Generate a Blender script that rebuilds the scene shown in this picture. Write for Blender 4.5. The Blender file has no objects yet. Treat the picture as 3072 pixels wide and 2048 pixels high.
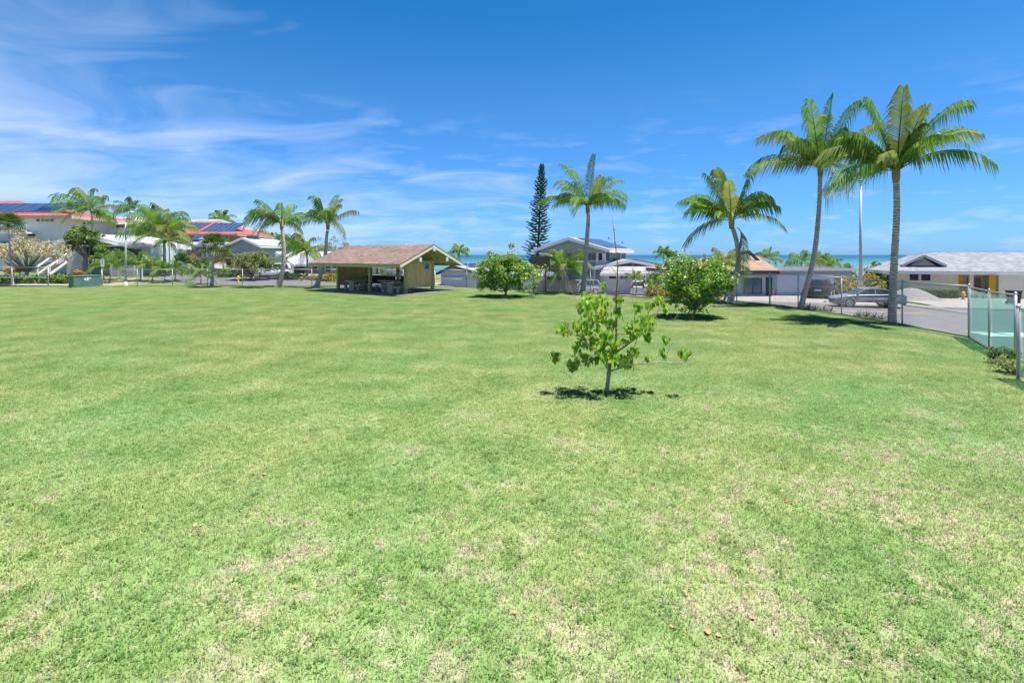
import bpy, math, random
import numpy as np
from mathutils import Vector, Matrix, Euler
R = math.radians
rnd = random.Random(7)
SC = bpy.context.scene
COL = SC.collection

# ---------------------------------------------------------------- camera
EYE = 2.9
FPX = 1500.0            # focal length in photograph pixels (3072 wide)
cam_d = bpy.data.cameras.new('camera')
cam = bpy.data.objects.new('camera', cam_d); COL.objects.link(cam)
cam.location = (0, 0, EYE); cam.rotation_euler = (R(90), 0, 0)
cam_d.sensor_width = 36; cam_d.lens = 36*FPX/3072
cam_d.shift_y = -260/3072
cam_d.clip_start = 0.1; cam_d.clip_end = 90000
SC.camera = cam

# ---------------------------------------------------------------- light
SUN_EL, SUN_AZ = R(75), R(102)          # azimuth measured from +Y towards +X
sv = Vector((math.sin(SUN_AZ)*math.cos(SUN_EL), math.cos(SUN_AZ)*math.cos(SUN_EL), math.sin(SUN_EL)))
sd = bpy.data.lights.new('sun', 'SUN'); sd.energy = 5.0; sd.angle = R(0.53); sd.color = (1.0, 0.955, 0.88)
sun = bpy.data.objects.new('sun', sd); COL.objects.link(sun)
sun.rotation_euler = sv.to_track_quat('Z', 'Y').to_euler()
sun.location = (20, 10, 60)

W = bpy.data.worlds.new('World'); SC.world = W; W.use_nodes = True
nt = W.node_tree; nt.nodes.clear()
def N(t, kind, **kw):
    n = t.nodes.new(kind)
    for k, v in kw.items():
        if k == 'inp':
            for i, x in v.items(): n.inputs[i].default_value = x
        else: setattr(n, k, v)
    return n
def L(t, a, b): t.links.new(a, b)
def ramp(t, fac, stops):
    n = t.nodes.new('ShaderNodeValToRGB')
    e = n.color_ramp.elements
    while len(e) < len(stops): e.new(0.5)
    for k, (p, c) in enumerate(stops):
        e[k].position = p
        e[k].color = (c, c, c, 1) if not hasattr(c, '__len__') else (*c, 1)
    if fac is not None: L(t, fac, n.inputs[0])
    return n
def math_n(t, op, a, b=None, clamp=False):
    n = t.nodes.new('ShaderNodeMath'); n.operation = op; n.use_clamp = clamp
    for i, x in enumerate((a, b)):
        if x is None: continue
        if isinstance(x, (int, float)): n.inputs[i].default_value = x
        else: L(t, x, n.inputs[i])
    return n.outputs[0]
sky = N(nt, 'ShaderNodeTexSky', sky_type='NISHITA', sun_disc=False, sun_elevation=SUN_EL, sun_rotation=SUN_AZ,
        altitude=30, air_density=1.0, dust_density=0.25, ozone_density=3.0)
tc = N(nt, 'ShaderNodeTexCoord')
sep = N(nt, 'ShaderNodeSeparateXYZ'); L(nt, tc.outputs['Generated'], sep.inputs[0])
zz = math_n(nt, 'MAXIMUM', sep.outputs[2], 0.0)
den = math_n(nt, 'ADD', zz, 0.16)
u = math_n(nt, 'DIVIDE', sep.outputs[0], den); v = math_n(nt, 'DIVIDE', sep.outputs[1], den)
comb = N(nt, 'ShaderNodeCombineXYZ'); L(nt, u, comb.inputs[0]); L(nt, v, comb.inputs[1])
# wispy high cloud
mp = N(nt, 'ShaderNodeMapping', inp={'Rotation': (0, 0, R(-24)), 'Scale': (0.85, 1.35, 1), 'Location': (3.1, 0.4, 0)})
L(nt, comb.outputs[0], mp.inputs[0])
n1 = N(nt, 'ShaderNodeTexNoise', inp={'Scale': 1.5, 'Detail': 8, 'Roughness': 0.52, 'Distortion': 0.9}); L(nt, mp.outputs[0], n1.inputs['Vector'])
n2 = N(nt, 'ShaderNodeTexNoise', inp={'Scale': 0.33, 'Detail': 3, 'Roughness': 0.5}); L(nt, mp.outputs[0], n2.inputs['Vector'])
side = math_n(nt, 'MULTIPLY', math_n(nt, 'ADD', sep.outputs[0], 0.10), -0.44)
lift = math_n(nt, 'MULTIPLY', math_n(nt, 'MAXIMUM', math_n(nt, 'SUBTRACT', zz, 0.12), 0.0), 1.25)
a1 = math_n(nt, 'ADD', n1.outputs[0], side)
a1 = math_n(nt, 'SUBTRACT', a1, lift)
a1 = math_n(nt, 'ADD', a1, math_n(nt, 'MULTIPLY', math_n(nt, 'SUBTRACT', n2.outputs[0], 0.5), 0.45))
c1 = ramp(nt, a1, [(0.42, 0.0), (0.60, 0.27), (0.78, 0.62), (0.95, 0.8)]).outputs[0]
# small flat clouds low over the sea
mp3 = N(nt, 'ShaderNodeMapping', inp={'Scale': (3.0, 3.0, 14.0)}); L(nt, tc.outputs['Generated'], mp3.inputs[0])
n3 = N(nt, 'ShaderNodeTexNoise', inp={'Scale': 3.2, 'Detail': 6, 'Roughness': 0.55}); L(nt, mp3.outputs[0], n3.inputs['Vector'])
c3 = ramp(nt, n3.outputs[0], [(0.53, 0.0), (0.66, 0.38), (0.82, 0.7)]).outputs[0]
low = ramp(nt, sep.outputs[2], [(0.0, 0.55), (0.06, 0.75), (0.17, 0.45), (0.30, 0.0)]).outputs[0]
c3 = math_n(nt, 'MULTIPLY', c3, low)
cl = math_n(nt, 'MAXIMUM', c1, c3, True)
cl = math_n(nt, 'MULTIPLY', cl, 0.85)
tint = N(nt, 'ShaderNodeMix', data_type='RGBA', blend_type='MULTIPLY', inp={0: 1.0}); L(nt, sky.outputs[0], tint.inputs[6])
tint.inputs[7].default_value = (0.66, 1.0, 1.17, 1)
# clean trade-wind air: the band above the sea stays blue
hz = ramp(nt, sep.outputs[2], [(0.0, (0.44, 0.60, 1.05)), (0.10, (0.46, 0.64, 1.0)), (0.28, (0.42, 0.70, 0.90)), (0.43, (0.20, 0.65, 0.86)), (0.7, (0.20, 0.65, 0.86))])
t2 = N(nt, 'ShaderNodeMix', data_type='RGBA', blend_type='MULTIPLY', inp={0: 1.0}); L(nt, tint.outputs[2], t2.inputs[6]); L(nt, hz.outputs[0], t2.inputs[7])
mixc = N(nt, 'ShaderNodeMix', data_type='RGBA'); L(nt, cl, mixc.inputs[0]); L(nt, t2.outputs[2], mixc.inputs[6])
mixc.inputs[7].default_value = (5.4, 6.1, 7.4, 1)
bg = N(nt, 'ShaderNodeBackground', inp={'Strength': 0.068}); L(nt, mixc.outputs[2], bg.inputs[0])
out = N(nt, 'ShaderNodeOutputWorld'); L(nt, bg.outputs[0], out.inputs[0])

vs = SC.view_settings
vs.view_transform = 'Standard'; vs.look = 'None'; vs.gamma = 1; vs.use_curve_mapping = False
vs.exposure = 1.2
SC.cycles.max_bounces = 6; SC.cycles.transparent_max_bounces = 12; SC.cycles.use_denoising = True
SC.cycles.sample_clamp_indirect = 8

# ---------------------------------------------------------------- materials
MATS = {}
def mat(name, col, rough=0.85, var=0.12, scale=6.0, bump=0.0, bscale=40.0, metal=0.0, trans=0.0, spec=0.3, col2=None, coat=0.0):
    """procedural surface: base colour varied by object-space noise, optional bump and leaf translucency"""
    if name in MATS: return MATS[name]
    m = bpy.data.materials.new(name); m.use_nodes = True; MATS[name] = m
    t = m.node_tree; b = t.nodes['Principled BSDF']; o = t.nodes['Material Output']
    b.inputs['Roughness'].default_value = rough; b.inputs['Metallic'].default_value = metal
    b.inputs['Specular IOR Level'].default_value = spec
    if coat: b.inputs['Coat Weight'].default_value = coat
    tc = N(t, 'ShaderNodeTexCoord')
    n = N(t, 'ShaderNodeTexNoise', inp={'Scale': scale, 'Detail': 5, 'Roughness': 0.6}); L(t, tc.outputs['Object'], n.inputs['Vector'])
    c2 = col2 if col2 else tuple(min(1, c*(1+var)) for c in col)
    c1 = col if col2 else tuple(c*(1-var) for c in col)
    r = ramp(t, n.outputs[0], [(0.33, c1), (0.67, c2)])
    L(t, r.outputs[0], b.inputs['Base Color'])
    if bump:
        nb = N(t, 'ShaderNodeTexNoise', inp={'Scale': bscale, 'Detail': 4}); L(t, tc.outputs['Object'], nb.inputs['Vector'])
        bp = N(t, 'ShaderNodeBump', inp={'Strength': bump, 'Distance': 0.05}); L(t, nb.outputs[0], bp.inputs['Height']); L(t, bp.outputs[0], b.inputs['Normal'])
    if trans:
        tr = N(t, 'ShaderNodeBsdfTranslucent'); L(t, r.outputs[0], tr.inputs[0])
        mx = N(t, 'ShaderNodeMixShader', inp={0: trans}); L(t, b.outputs[0], mx.inputs[1]); L(t, tr.outputs[0], mx.inputs[2]); L(t, mx.outputs[0], o.inputs[0])
    return m
def leaf_mat(name, cols, rough=0.5, trans=0.35, spec=0.35):
    """foliage: each leaf (mesh island) takes its own colour from a ramp"""
    if name in MATS: return MATS[name]
    m = bpy.data.materials.new(name); m.use_nodes = True; MATS[name] = m
    t = m.node_tree; b = t.nodes['Principled BSDF']; o = t.nodes['Material Output']
    b.inputs['Roughness'].default_value = rough; b.inputs['Specular IOR Level'].default_value = spec
    g = N(t, 'ShaderNodeNewGeometry'); oi = N(t, 'ShaderNodeObjectInfo')
    s = math_n(t, 'FRACT', math_n(t, 'ADD', g.outputs['Random Per Island'], oi.outputs['Random']))
    k = len(cols)
    r = ramp(t, s, [(i/max(1, k-1), c) for i, c in enumerate(cols)])
    L(t, r.outputs[0], b.inputs['Base Color'])
    tr = N(t, 'ShaderNodeBsdfTranslucent')
    hs = N(t, 'ShaderNodeMix', data_type='RGBA', blend_type='MULTIPLY', inp={0: 1.0}); L(t, r.outputs[0], hs.inputs[6]); hs.inputs[7].default_value = (1.5, 1.35, 0.7, 1)
    L(t, hs.outputs[2], tr.inputs[0])
    mx = N(t, 'ShaderNodeMixShader', inp={0: trans}); L(t, b.outputs[0], mx.inputs[1]); L(t, tr.outputs[0], mx.inputs[2]); L(t, mx.outputs[0], o.inputs[0])
    return m

# ---------------------------------------------------------------- mesh helpers
class MB:
    def __init__(s): s.v = []; s.f = []
    def poly(s, pts):
        i = len(s.v); s.v += [tuple(p) for p in pts]; s.f.append(tuple(range(i, i+len(pts)))); return s
    def box(s, x0, x1, y0, y1, z0, z1):
        i = len(s.v)
        s.v += [(x0,y0,z0),(x1,y0,z0),(x1,y1,z0),(x0,y1,z0),(x0,y0,z1),(x1,y0,z1),(x1,y1,z1),(x0,y1,z1)]
        s.f += [tuple(i+k for k in q) for q in ((0,3,2,1),(4,5,6,7),(0,1,5,4),(1,2,6,5),(2,3,7,6),(3,0,4,7))]; return s
    def prism(s, pts, off):
        """closed solid: polygon pts swept by vector off"""
        n = len(pts); i = len(s.v); off = Vector(off)
        s.v += [tuple(p) for p in pts] + [tuple(Vector(p)+off) for p in pts]
        s.f.append(tuple(range(i+n-1, i-1, -1))); s.f.append(tuple(range(i+n, i+2*n)))
        for k in range(n): s.f.append((i+k, i+(k+1) % n, i+n+(k+1) % n, i+n+k))
        return s
    def bar(s, a, b, w, h=None, up=(0, 0, 1)):
        """rectangular bar from a to b"""
        a, b = Vector(a), Vector(b); h = h or w; d = (b-a).normalized(); u = Vector(up)
        if abs(d.dot(u)) > 0.98: u = Vector((1, 0, 0))
        x = d.cross(u).normalized()*w/2; y = x.cross(d).normalized()*h/2
        return s.prism([a-x-y, a+x-y, a+x+y, a-x+y], b-a)
    def tube(s, path, rad, n=8, cap=True):
        path = [Vector(p) for p in path]; m = len(path); i = len(s.v)
        if not hasattr(rad, '__len__'): rad = [rad]*m
        x = None
        for k, p in enumerate(path):
            d = (path[min(k+1, m-1)]-path[max(k-1, 0)]).normalized()
            if x is None: x = d.orthogonal().normalized()
            else:
                x = (x-d*x.dot(d))
                x = x.normalized() if x.length > 1e-6 else d.orthogonal().normalized()
            y = d.cross(x)
            for j in range(n):
                a = 2*math.pi*j/n; s.v.append(tuple(p+(x*math.cos(a)+y*math.sin(a))*rad[k]))
        for k in range(m-1):
            for j in range(n):
                a = i+k*n+j; b = i+k*n+(j+1) % n; s.f.append((a, b, b+n, a+n))
        if cap:
            s.f.append(tuple(range(i+n-1, i-1, -1))); e = i+(m-1)*n; s.f.append(tuple(range(e, e+n)))
        return s
    def lathe(s, prof, n=16, c=(0, 0, 0)):
        return s.tube([(c[0], c[1], c[2]+z) for r, z in prof], [max(r, 1e-4) for r, z in prof], n) if False else s._lathe(prof, n, c)
    def _lathe(s, prof, n, c):
        i = len(s.v)
        for r, z in prof:
            for j in range(n):
                a = 2*math.pi*j/n; s.v.append((c[0]+r*math.cos(a), c[1]+r*math.sin(a), c[2]+z))
        for k in range(len(prof)-1):
            for j in range(n):
                a = i+k*n+j; b = i+k*n+(j+1) % n; s.f.append((a, b, b+n, a+n))
        s.f.append(tuple(range(i+n-1, i-1, -1))); e = i+(len(prof)-1)*n; s.f.append(tuple(range(e, e+n)))
        return s
    def xf(s, M):
        s.v = [tuple(M @ Vector(p)) for p in s.v]; return s
    def mesh(s, name, m=None, smooth=False):
        me = bpy.data.meshes.new(name); me.from_pydata(s.v, [], s.f)
        if m: me.materials.append(m)
        if smooth: me.polygons.foreach_set('use_smooth', [True]*len(me.polygons))
        me.update(); return me
    def build(s, name, m, parent=None, smooth=False):
        return link(name, s.mesh(name, m, smooth), parent)
def link(name, data, parent=None, loc=None, rz=0):
    o = bpy.data.objects.new(name, data); COL.objects.link(o)
    if parent is not None: o.parent = parent
    if loc is not None: o.location = loc
    if rz: o.rotation_euler = (0, 0, rz)
    return o
def tag(o, label=None, cat=None, group=None, kind=None):
    for k, x in (('label', label), ('category', cat), ('group', group), ('kind', kind)):
        if x: o[k] = x
    return o
def thing(name, label, cat, loc=(0, 0, 0), rz=0.0, group=None):
    o = link(name, None, None, loc, rz); o.empty_display_size = 0.2
    return tag(o, label, cat, group)
def sx(px, Y): return (px-1536)/FPX*Y
def sz(py, Y): return EYE-(py-764)/FPX*Y
def at(px, py, Y): return Vector((sx(px, Y), Y, sz(py, Y)))
def lerp(a, b, t): return a+(b-a)*t
# ---------------------------------------------------------------- terrain height
CP = [(20,17,-1.0),(28,25,-1.0),(22,33,-1.0),(30,36,-1.02),(16,31,-.95),(40,45,-1.2),(30,50,-1.25),(22,48,-1.12),(45,30,-1.0),(25,8,-.9),(35,10,-1.0),
 (9,38,-1.0),(5,43,-1.15),(0,48,-.95),(8,58,-1.8),(18,58,-1.85),(5,66,-1.9),(-5,55,-.9),(-10,50,-.45),(50,50,-1.3),(13,48,-1.3),
 (-18,49,-.25),(-27,48,-.15),(-40,48,-.05),(-52,47,0),(-30,58,.25),(-45,58,.45),(-56,56,.5),
 (-81,88,5.5),(-70,97,5.6),(-60,102,4.2),(-50,82,2.5),(-55,76,1.8),(-100,120,7),(-60,140,5),(-30,90,1.3),(-20,75,.2),(-25,63,.55),(-80,66,2.4),(-66,60,1.0),(-110,60,2.5),(-150,150,8.5),(-150,60,4),
 (0,90,-4),(40,90,-4.2),(80,90,-5),(60,62,-2.2),(0,200,-12),(100,200,-13),(-100,220,0),(0,500,-27),(300,500,-28),(-300,500,-24),(300,200,-14),(-300,250,10),
 (0,-30,0),(-40,0,0),(60,-30,-.8),(-60,20,0),(300,0,-6),(-300,0,8),(0,-300,4),(0,10,-.4),(-30,30,-.3),(0,30,-.4)]
_P = np.array(CP, float); _xy = _P[:, :2]/100.0
def _phi(d2): return 0.5*d2*np.log(d2+1e-12)
def _tps():
    n = len(_xy); d2 = ((_xy[:, None]-_xy[None])**2).sum(-1)
    A = np.zeros((n+3, n+3)); A[:n, :n] = _phi(d2)+np.eye(n)*2e-4; A[:n, n] = 1; A[:n, n+1:] = _xy; A[n, :n] = 1; A[n+1:, :n] = _xy.T
    b = np.zeros(n+3); b[:n] = _P[:, 2]; return np.linalg.solve(A, b)
_w = _tps()
def T(x, y):
    q = np.array([x, y])/100.0; d2 = ((_xy-q)**2).sum(-1)
    return float(_phi(d2) @ _w[:-3]+_w[-3]+_w[-2]*q[0]+_w[-1]*q[1])

# fence line = edge of the lawn
FENCE = [(-75, 45.6), (-40, 45.6), (-18.5, 46.2), (-4, 44.2), (2.5, 39.6), (5.8, 37.0), (9.0, 33.6), (13.8, 30.7), (15.2, 28.0), (15.9, 24.2), (16.0, 20.5), (16.0, 17.5)]
GATE = [(16.0, 17.5), (14.6, 15.3), (14.0, 13.9)]
LAWN = [(-75, -8)]+FENCE+GATE[1:]+[(12.6, 11.6), (10.5, 7.6), (9.0, -8)]
def inside(x, y, P):
    c = False; n = len(P); j = n-1
    for i in range(n):
        if (P[i][1] > y) != (P[j][1] > y) and x < (P[j][0]-P[i][0])*(y-P[i][1])/(P[j][1]-P[i][1])+P[i][0]: c = not c
        j = i
    return c
def lawn_z(x, y):
    return 0.0

def axis(a, b, near0, near1, step, grow=1.35):
    c = list(np.arange(near0, near1+1e-6, step)); d = step; q = near1
    while q < b: d *= grow; q += d; c.append(min(q, b))
    d = step; q = near0; lo = []
    while q > a: d *= grow; q -= d; lo.append(max(q, a))
    return lo[::-1]+c
GX = axis(-900, 900, -110, 70, 1.25); GY = axis(-350, 900, -6, 125, 1.25)
mb = MB()
for y in GY:
    for x in GX:
        z = T(x, y)
        if y > 480: z = min(z, -26-(y-480)*.05)
        z = max(z, -60)
        if inside(x, y, LAWN): z = min(z-0.3, -0.45)
        elif -12 < y < 47 and x < 16 and any(inside(x+dx, y+dy, LAWN) for dx, dy in ((1.3, 0), (-1.3, 0), (0, 1.3), (0, -1.3))): z = min(z, -0.12)
        mb.v.append((x, y, z))
nx = len(GX)
for j in range(len(GY)-1):
    for i in range(nx-1): mb.f.append((j*nx+i, j*nx+i+1, (j+1)*nx+i+1, (j+1)*nx+i))
def ground_mat():
    m = bpy.data.materials.new('verge_ground'); m.use_nodes = True; t = m.node_tree; b = t.nodes['Principled BSDF']; b.inputs['Roughness'].default_value = .95
    g = N(t, 'ShaderNodeNewGeometry')
    n = N(t, 'ShaderNodeTexNoise', inp={'Scale': .16, 'Detail': 6, 'Roughness': .6}); L(t, g.outputs['Position'], n.inputs['Vector'])
    n2 = N(t, 'ShaderNodeTexNoise', inp={'Scale': 3.0, 'Detail': 6, 'Roughness': .7}); L(t, g.outputs['Position'], n2.inputs['Vector'])
    r = ramp(t, n.outputs[0], [(.38, (.085, .13, .035)), (.52, (.14, .16, .06)), (.62, (.27, .22, .15)), (.75, (.34, .29, .22))])
    r2 = ramp(t, n2.outputs[0], [(.3, .7), (.7, 1.25)])
    mm = N(t, 'ShaderNodeMix', data_type='RGBA', blend_type='MULTIPLY', inp={0: 1.0}); L(t, r.outputs[0], mm.inputs[6]); L(t, r2.outputs[0], mm.inputs[7]); L(t, mm.outputs[2], b.inputs['Base Color'])
    return m
tag(mb.build('ground', ground_mat(), None, True), kind='structure')

# sea
def sea_mat():
    m = bpy.data.materials.new('sea_water'); m.use_nodes = True; t = m.node_tree; b = t.nodes['Principled BSDF']
    b.inputs['Roughness'].default_value = .6; b.inputs['Specular IOR Level'].default_value = .06
    g = N(t, 'ShaderNodeNewGeometry'); s = N(t, 'ShaderNodeSeparateXYZ'); L(t, g.outputs['Position'], s.inputs[0])
    n = N(t, 'ShaderNodeTexNoise', inp={'Scale': .0012, 'Detail': 4, 'Roughness': .6}); mp = N(t, 'ShaderNodeMapping', inp={'Scale': (.25, 1, 1)}); L(t, g.outputs['Position'], mp.inputs[0]); L(t, mp.outputs[0], n.inputs['Vector'])
    d = math_n(t, 'ADD', math_n(t, 'DIVIDE', s.outputs[1], 9000.0), math_n(t, 'MULTIPLY', math_n(t, 'SUBTRACT', n.outputs[0], .5), .22))
    r = ramp(t, d, [(0.05, (.075, .165, .17)), (0.18, (.055, .15, .175)), (0.33, (.028, .11, .17)), (.6, (.015, .075, .15))])
    L(t, r.outputs[0], b.inputs['Base Color'])
    nb = N(t, 'ShaderNodeTexNoise', inp={'Scale': .25, 'Detail': 3}); L(t, g.outputs['Position'], nb.inputs['Vector'])
    bp = N(t, 'ShaderNodeBump', inp={'Strength': .5, 'Distance': .4}); L(t, nb.outputs[0], bp.inputs['Height']); L(t, bp.outputs[0], b.inputs['Normal'])
    return m
mb = MB(); mb.poly([(-60000, 300, -26), (60000, 300, -26), (60000, 70000, -26), (-60000, 70000, -26)])
tag(mb.build('sea', sea_mat()), kind='structure')

# ---------------------------------------------------------------- lawn colour (shared by soil sheet and blades)
def lawn_nodes(t, blades):
    g = N(t, 'ShaderNodeNewGeometry'); P = g.outputs['Position']
    s = N(t, 'ShaderNodeSeparateXYZ'); L(t, P, s.inputs[0])
    def nz(scale, det=5, ro=.6, dist=0.0):
        n = N(t, 'ShaderNodeTexNoise', inp={'Scale': scale, 'Detail': det, 'Roughness': ro, 'Distortion': dist}); L(t, P, n.inputs['Vector']); return n.outputs[0]
    big = nz(.16, 4); mid = nz(.75, 5, .65); fine = nz(5.0, 4, .7)
    base = ramp(t, mid, [(.30, (.118, .205, .060)), (.5, (.188, .262, .090)), (.68, (.27, .32, .138))]).outputs[0]
    hue = ramp(t, big, [(.35, (.82, 1.0, .95)), (.5, (1, 1, 1)), (.65, (1.16, 1.03, 1.05))]).outputs[0]
    mm = N(t, 'ShaderNodeMix', data_type='RGBA', blend_type='MULTIPLY', inp={0: 1.0}); L(t, base, mm.inputs[6]); L(t, hue, mm.inputs[7])
    # faint mowing bands
    wv = N(t, 'ShaderNodeTexWave', bands_direction='Y', inp={'Scale': .22, 'Distortion': 1.6, 'Detail': 2.0, 'Detail Scale': .4}); mr = N(t, 'ShaderNodeMapping', inp={'Rotation': (0, 0, R(14))}); L(t, P, mr.inputs[0]); L(t, mr.outputs[0], wv.inputs[0])
    band = ramp(t, wv.outputs[1], [(.2, (.97, .98, .97)), (.8, (1.04, 1.02, 1.04))]).outputs[0]
    m0 = N(t, 'ShaderNodeMix', data_type='RGBA', blend_type='MULTIPLY', inp={0: 1.0}); L(t, mm.outputs[2], m0.inputs[6]); L(t, band, m0.inputs[7]); mm = m0
    # worn, dry turf: more of it towards the trampled corner by the entrance
    near = N(t, 'ShaderNodeMapRange', inp={1: 2.5, 2: 12.0, 3: .055, 4: -.075}); L(t, s.outputs[1], near.inputs[0])
    right = N(t, 'ShaderNodeMapRange', inp={1: -4.0, 2: 7.0, 3: -.01, 4: .035}); L(t, s.outputs[0], right.inputs[0])
    dry = math_n(t, 'ADD', math_n(t, 'ADD', math_n(t, 'MULTIPLY', mid, .42), math_n(t, 'MULTIPLY', nz(2.7, 6, .72, .8), .58)), math_n(t, 'ADD', near.outputs[0], right.outputs[0]))
    dry = math_n(t, 'ADD', dry, math_n(t, 'MULTIPLY', math_n(t, 'SUBTRACT', fine, .5), .30))
    dm = ramp(t, dry, [(.53, 0.0), (.64, .55), (.74, .92)]).outputs[0]
    straw = ramp(t, fine, [(.3, (.265, .205, .155)), (.7, (.365, .28, .235))]).outputs[0]
    mx = N(t, 'ShaderNodeMix', data_type='RGBA'); L(t, dm, mx.inputs[0]); L(t, mm.outputs[2], mx.inputs[6]); L(t, straw, mx.inputs[7])
    return mx.outputs[2], fine
m = bpy.data.materials.new('lawn_soil'); m.use_nodes = True; t = m.node_tree; b = t.nodes['Principled BSDF']
c, fine = lawn_nodes(t, False)
sh = ramp(t, fine, [(.3, .72), (.7, 1.08)])
mm = N(t, 'ShaderNodeMix', data_type='RGBA', blend_type='MULTIPLY', inp={0: 1.0}); L(t, c, mm.inputs[6]); L(t, sh.outputs[0], mm.inputs[7])
L(t, mm.outputs[2], b.inputs['Base Color']); b.inputs['Roughness'].default_value = .95; b.inputs['Specular IOR Level'].default_value = .1
LAWN_SOIL = m
m = bpy.data.materials.new('lawn_blades'); m.use_nodes = True; t = m.node_tree; b = t.nodes['Principled BSDF']
c, fine = lawn_nodes(t, True)
g = N(t, 'ShaderNodeNewGeometry')
vr = ramp(t, g.outputs['Random Per Island'], [(0, (.50, .62, .45)), (.3, (.80, .92, .75)), (.65, (1.1, 1.08, 1.0)), (.85, (1.4, 1.25, 1.35)), (1.0, (2.0, 1.6, 2.2))])
mm = N(t, 'ShaderNodeMix', data_type='RGBA', blend_type='MULTIPLY', inp={0: 1.0}); L(t, c, mm.inputs[6]); L(t, vr.outputs[0], mm.inputs[7])
L(t, mm.outputs[2], b.inputs['Base Color']); b.inputs['Roughness'].default_value = .6; b.inputs['Specular IOR Level'].default_value = .2
va = N(t, 'ShaderNodeVectorMath', operation='MULTIPLY_ADD'); va.inputs[1].default_value = (.3, .3, .3); va.inputs[2].default_value = (0, 0, .9); L(t, g.outputs['Normal'], va.inputs[0])
vn = N(t, 'ShaderNodeVectorMath', operation='NORMALIZE'); L(t, va.outputs[0], vn.inputs[0]); L(t, vn.outputs[0], b.inputs['Normal'])
tr = N(t, 'ShaderNodeBsdfTranslucent'); L(t, mm.outputs[2], tr.inputs[0])
mx = N(t, 'ShaderNodeMixShader', inp={0: .4}); L(t, b.outputs[0], mx.inputs[1]); L(t, tr.outputs[0], mx.inputs[2]); L(t, mx.outputs[0], t.nodes['Material Output'].inputs[0])
LAWN_BLADES = m

# lawn sheet: grid clipped to the fence line
import bmesh
bm = bmesh.new(); vs_ = [bm.verts.new((x, y, 0)) for x, y in LAWN]; bm.faces.new(vs_)
for k in range(-74, 17, 2):
    bmesh.ops.bisect_plane(bm, geom=bm.verts[:]+bm.edges[:]+bm.faces[:], plane_co=(k, 0, 0), plane_no=(1, 0, 0))
for k in range(-6, 46, 2):
    bmesh.ops.bisect_plane(bm, geom=bm.verts[:]+bm.edges[:]+bm.faces[:], plane_co=(0, k, 0), plane_no=(0, 1, 0))
for q in bm.verts: q.co.z = lawn_z(q.co.x, q.co.y)
for f in bm.faces: f.smooth = True
me = bpy.data.meshes.new('lawn'); bm.to_mesh(me); bm.free(); me.materials.append(LAWN_SOIL)
if me.polygons[0].normal.z < 0: me.flip_normals()
lawn = tag(link('lawn', me), kind='structure')

# grass blades: a few square-metre swards, instanced over the lawn
sward = bpy.data.collections.new('sward_pieces')
NB = 1350
for k in range(8):
    r = np.random.RandomState(40+k); p = (r.rand(NB, 2)-.5)*.5
    az = r.rand(NB)*6.283; ln = .016+.026*r.rand(NB)**1.3; tilt = .55+1.0*r.rand(NB); w = .0019+.0018*r.rand(NB)
    q2 = p*4*math.pi; ph = r.rand(6)*6.28
    wav = np.sin(q2[:, 0]*1+ph[0])*np.sin(q2[:, 1]*2+ph[1])+np.sin(q2[:, 0]*3+ph[2])*np.sin(q2[:, 1]*2+ph[3])*.8+np.sin(q2[:, 0]*2+ph[4])*np.sin(q2[:, 1]*5+ph[5])*.5
    ln *= np.clip(1+.38*wav, .35, 2.0)
    tall = r.rand(NB) < .07; ln[tall] *= 1.7; w[tall] *= 1.5
    d = np.stack([np.cos(az), np.sin(az)], 1); s_ = np.stack([-d[:, 1], d[:, 0]], 1)
    V = np.zeros((NB, 5, 3))
    mid_h = ln*.55*np.cos(tilt*.6); mid_o = ln*.55*np.sin(tilt*.6); tip_h = mid_h+ln*.5*np.cos(tilt*1.25); tip_o = mid_o+ln*.5*np.sin(tilt*1.25)
    V[:, 0, :2] = p-s_*w[:, None]; V[:, 1, :2] = p+s_*w[:, None]; V[:, 0, 2] = V[:, 1, 2] = -.01
    V[:, 2, :2] = p+d*mid_o[:, None]+s_*w[:, None]*.85; V[:, 3, :2] = p+d*mid_o[:, None]-s_*w[:, None]*.85; V[:, 2, 2] = V[:, 3, 2] = mid_h
    V[:, 4, :2] = p+d*tip_o[:, None]; V[:, 4, 2] = np.maximum(tip_h, .003)
    i0 = np.arange(NB)*5
    F = [(a, a+1, a+2, a+3) for a in i0]+[(a+3, a+2, a+4) for a in i0]
    me = bpy.data.meshes.new('sward'); me.from_pydata(V.reshape(-1, 3).tolist(), [], F); me.materials.append(LAWN_BLADES); me.update()
    o = bpy.data.objects.new('sward', me); sward.objects.link(o)
pts = []
for yi in np.arange(1.0, 46.5, .5):
    half = yi*1.08+4
    for xi in np.arange(-round(half), round(half), .5):
        x = xi; y = yi
        if inside(x, y, LAWN) and inside(x+.15, y, LAWN) and inside(x, y+.15, LAWN): pts.append((x, y, lawn_z(x, y)))
me = bpy.data.meshes.new('grass'); me.from_pydata(pts, [], []); me.update()
grass = tag(link('grass', me), 'short mown lawn grass with dry straw coloured patches', 'grass', kind='stuff')
ng = bpy.data.node_groups.new('grass_scatter', 'GeometryNodeTree')
ng.interface.new_socket('Geometry', in_out='INPUT', socket_type='NodeSocketGeometry'); ng.interface.new_socket('Geometry', in_out='OUTPUT', socket_type='NodeSocketGeometry')
gi = ng.nodes.new('NodeGroupInput'); go = ng.nodes.new('NodeGroupOutput')
ci = ng.nodes.new('GeometryNodeCollectionInfo'); ci.inputs[0].default_value = sward; ci.inputs[1].default_value = True; ci.inputs[2].default_value = True
ip = ng.nodes.new('GeometryNodeInstanceOnPoints'); ip.inputs['Pick Instance'].default_value = True
rv = ng.nodes.new('FunctionNodeRandomValue'); rv.data_type = 'INT'; rv.inputs[4].default_value = 0; rv.inputs[5].default_value = 7
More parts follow.
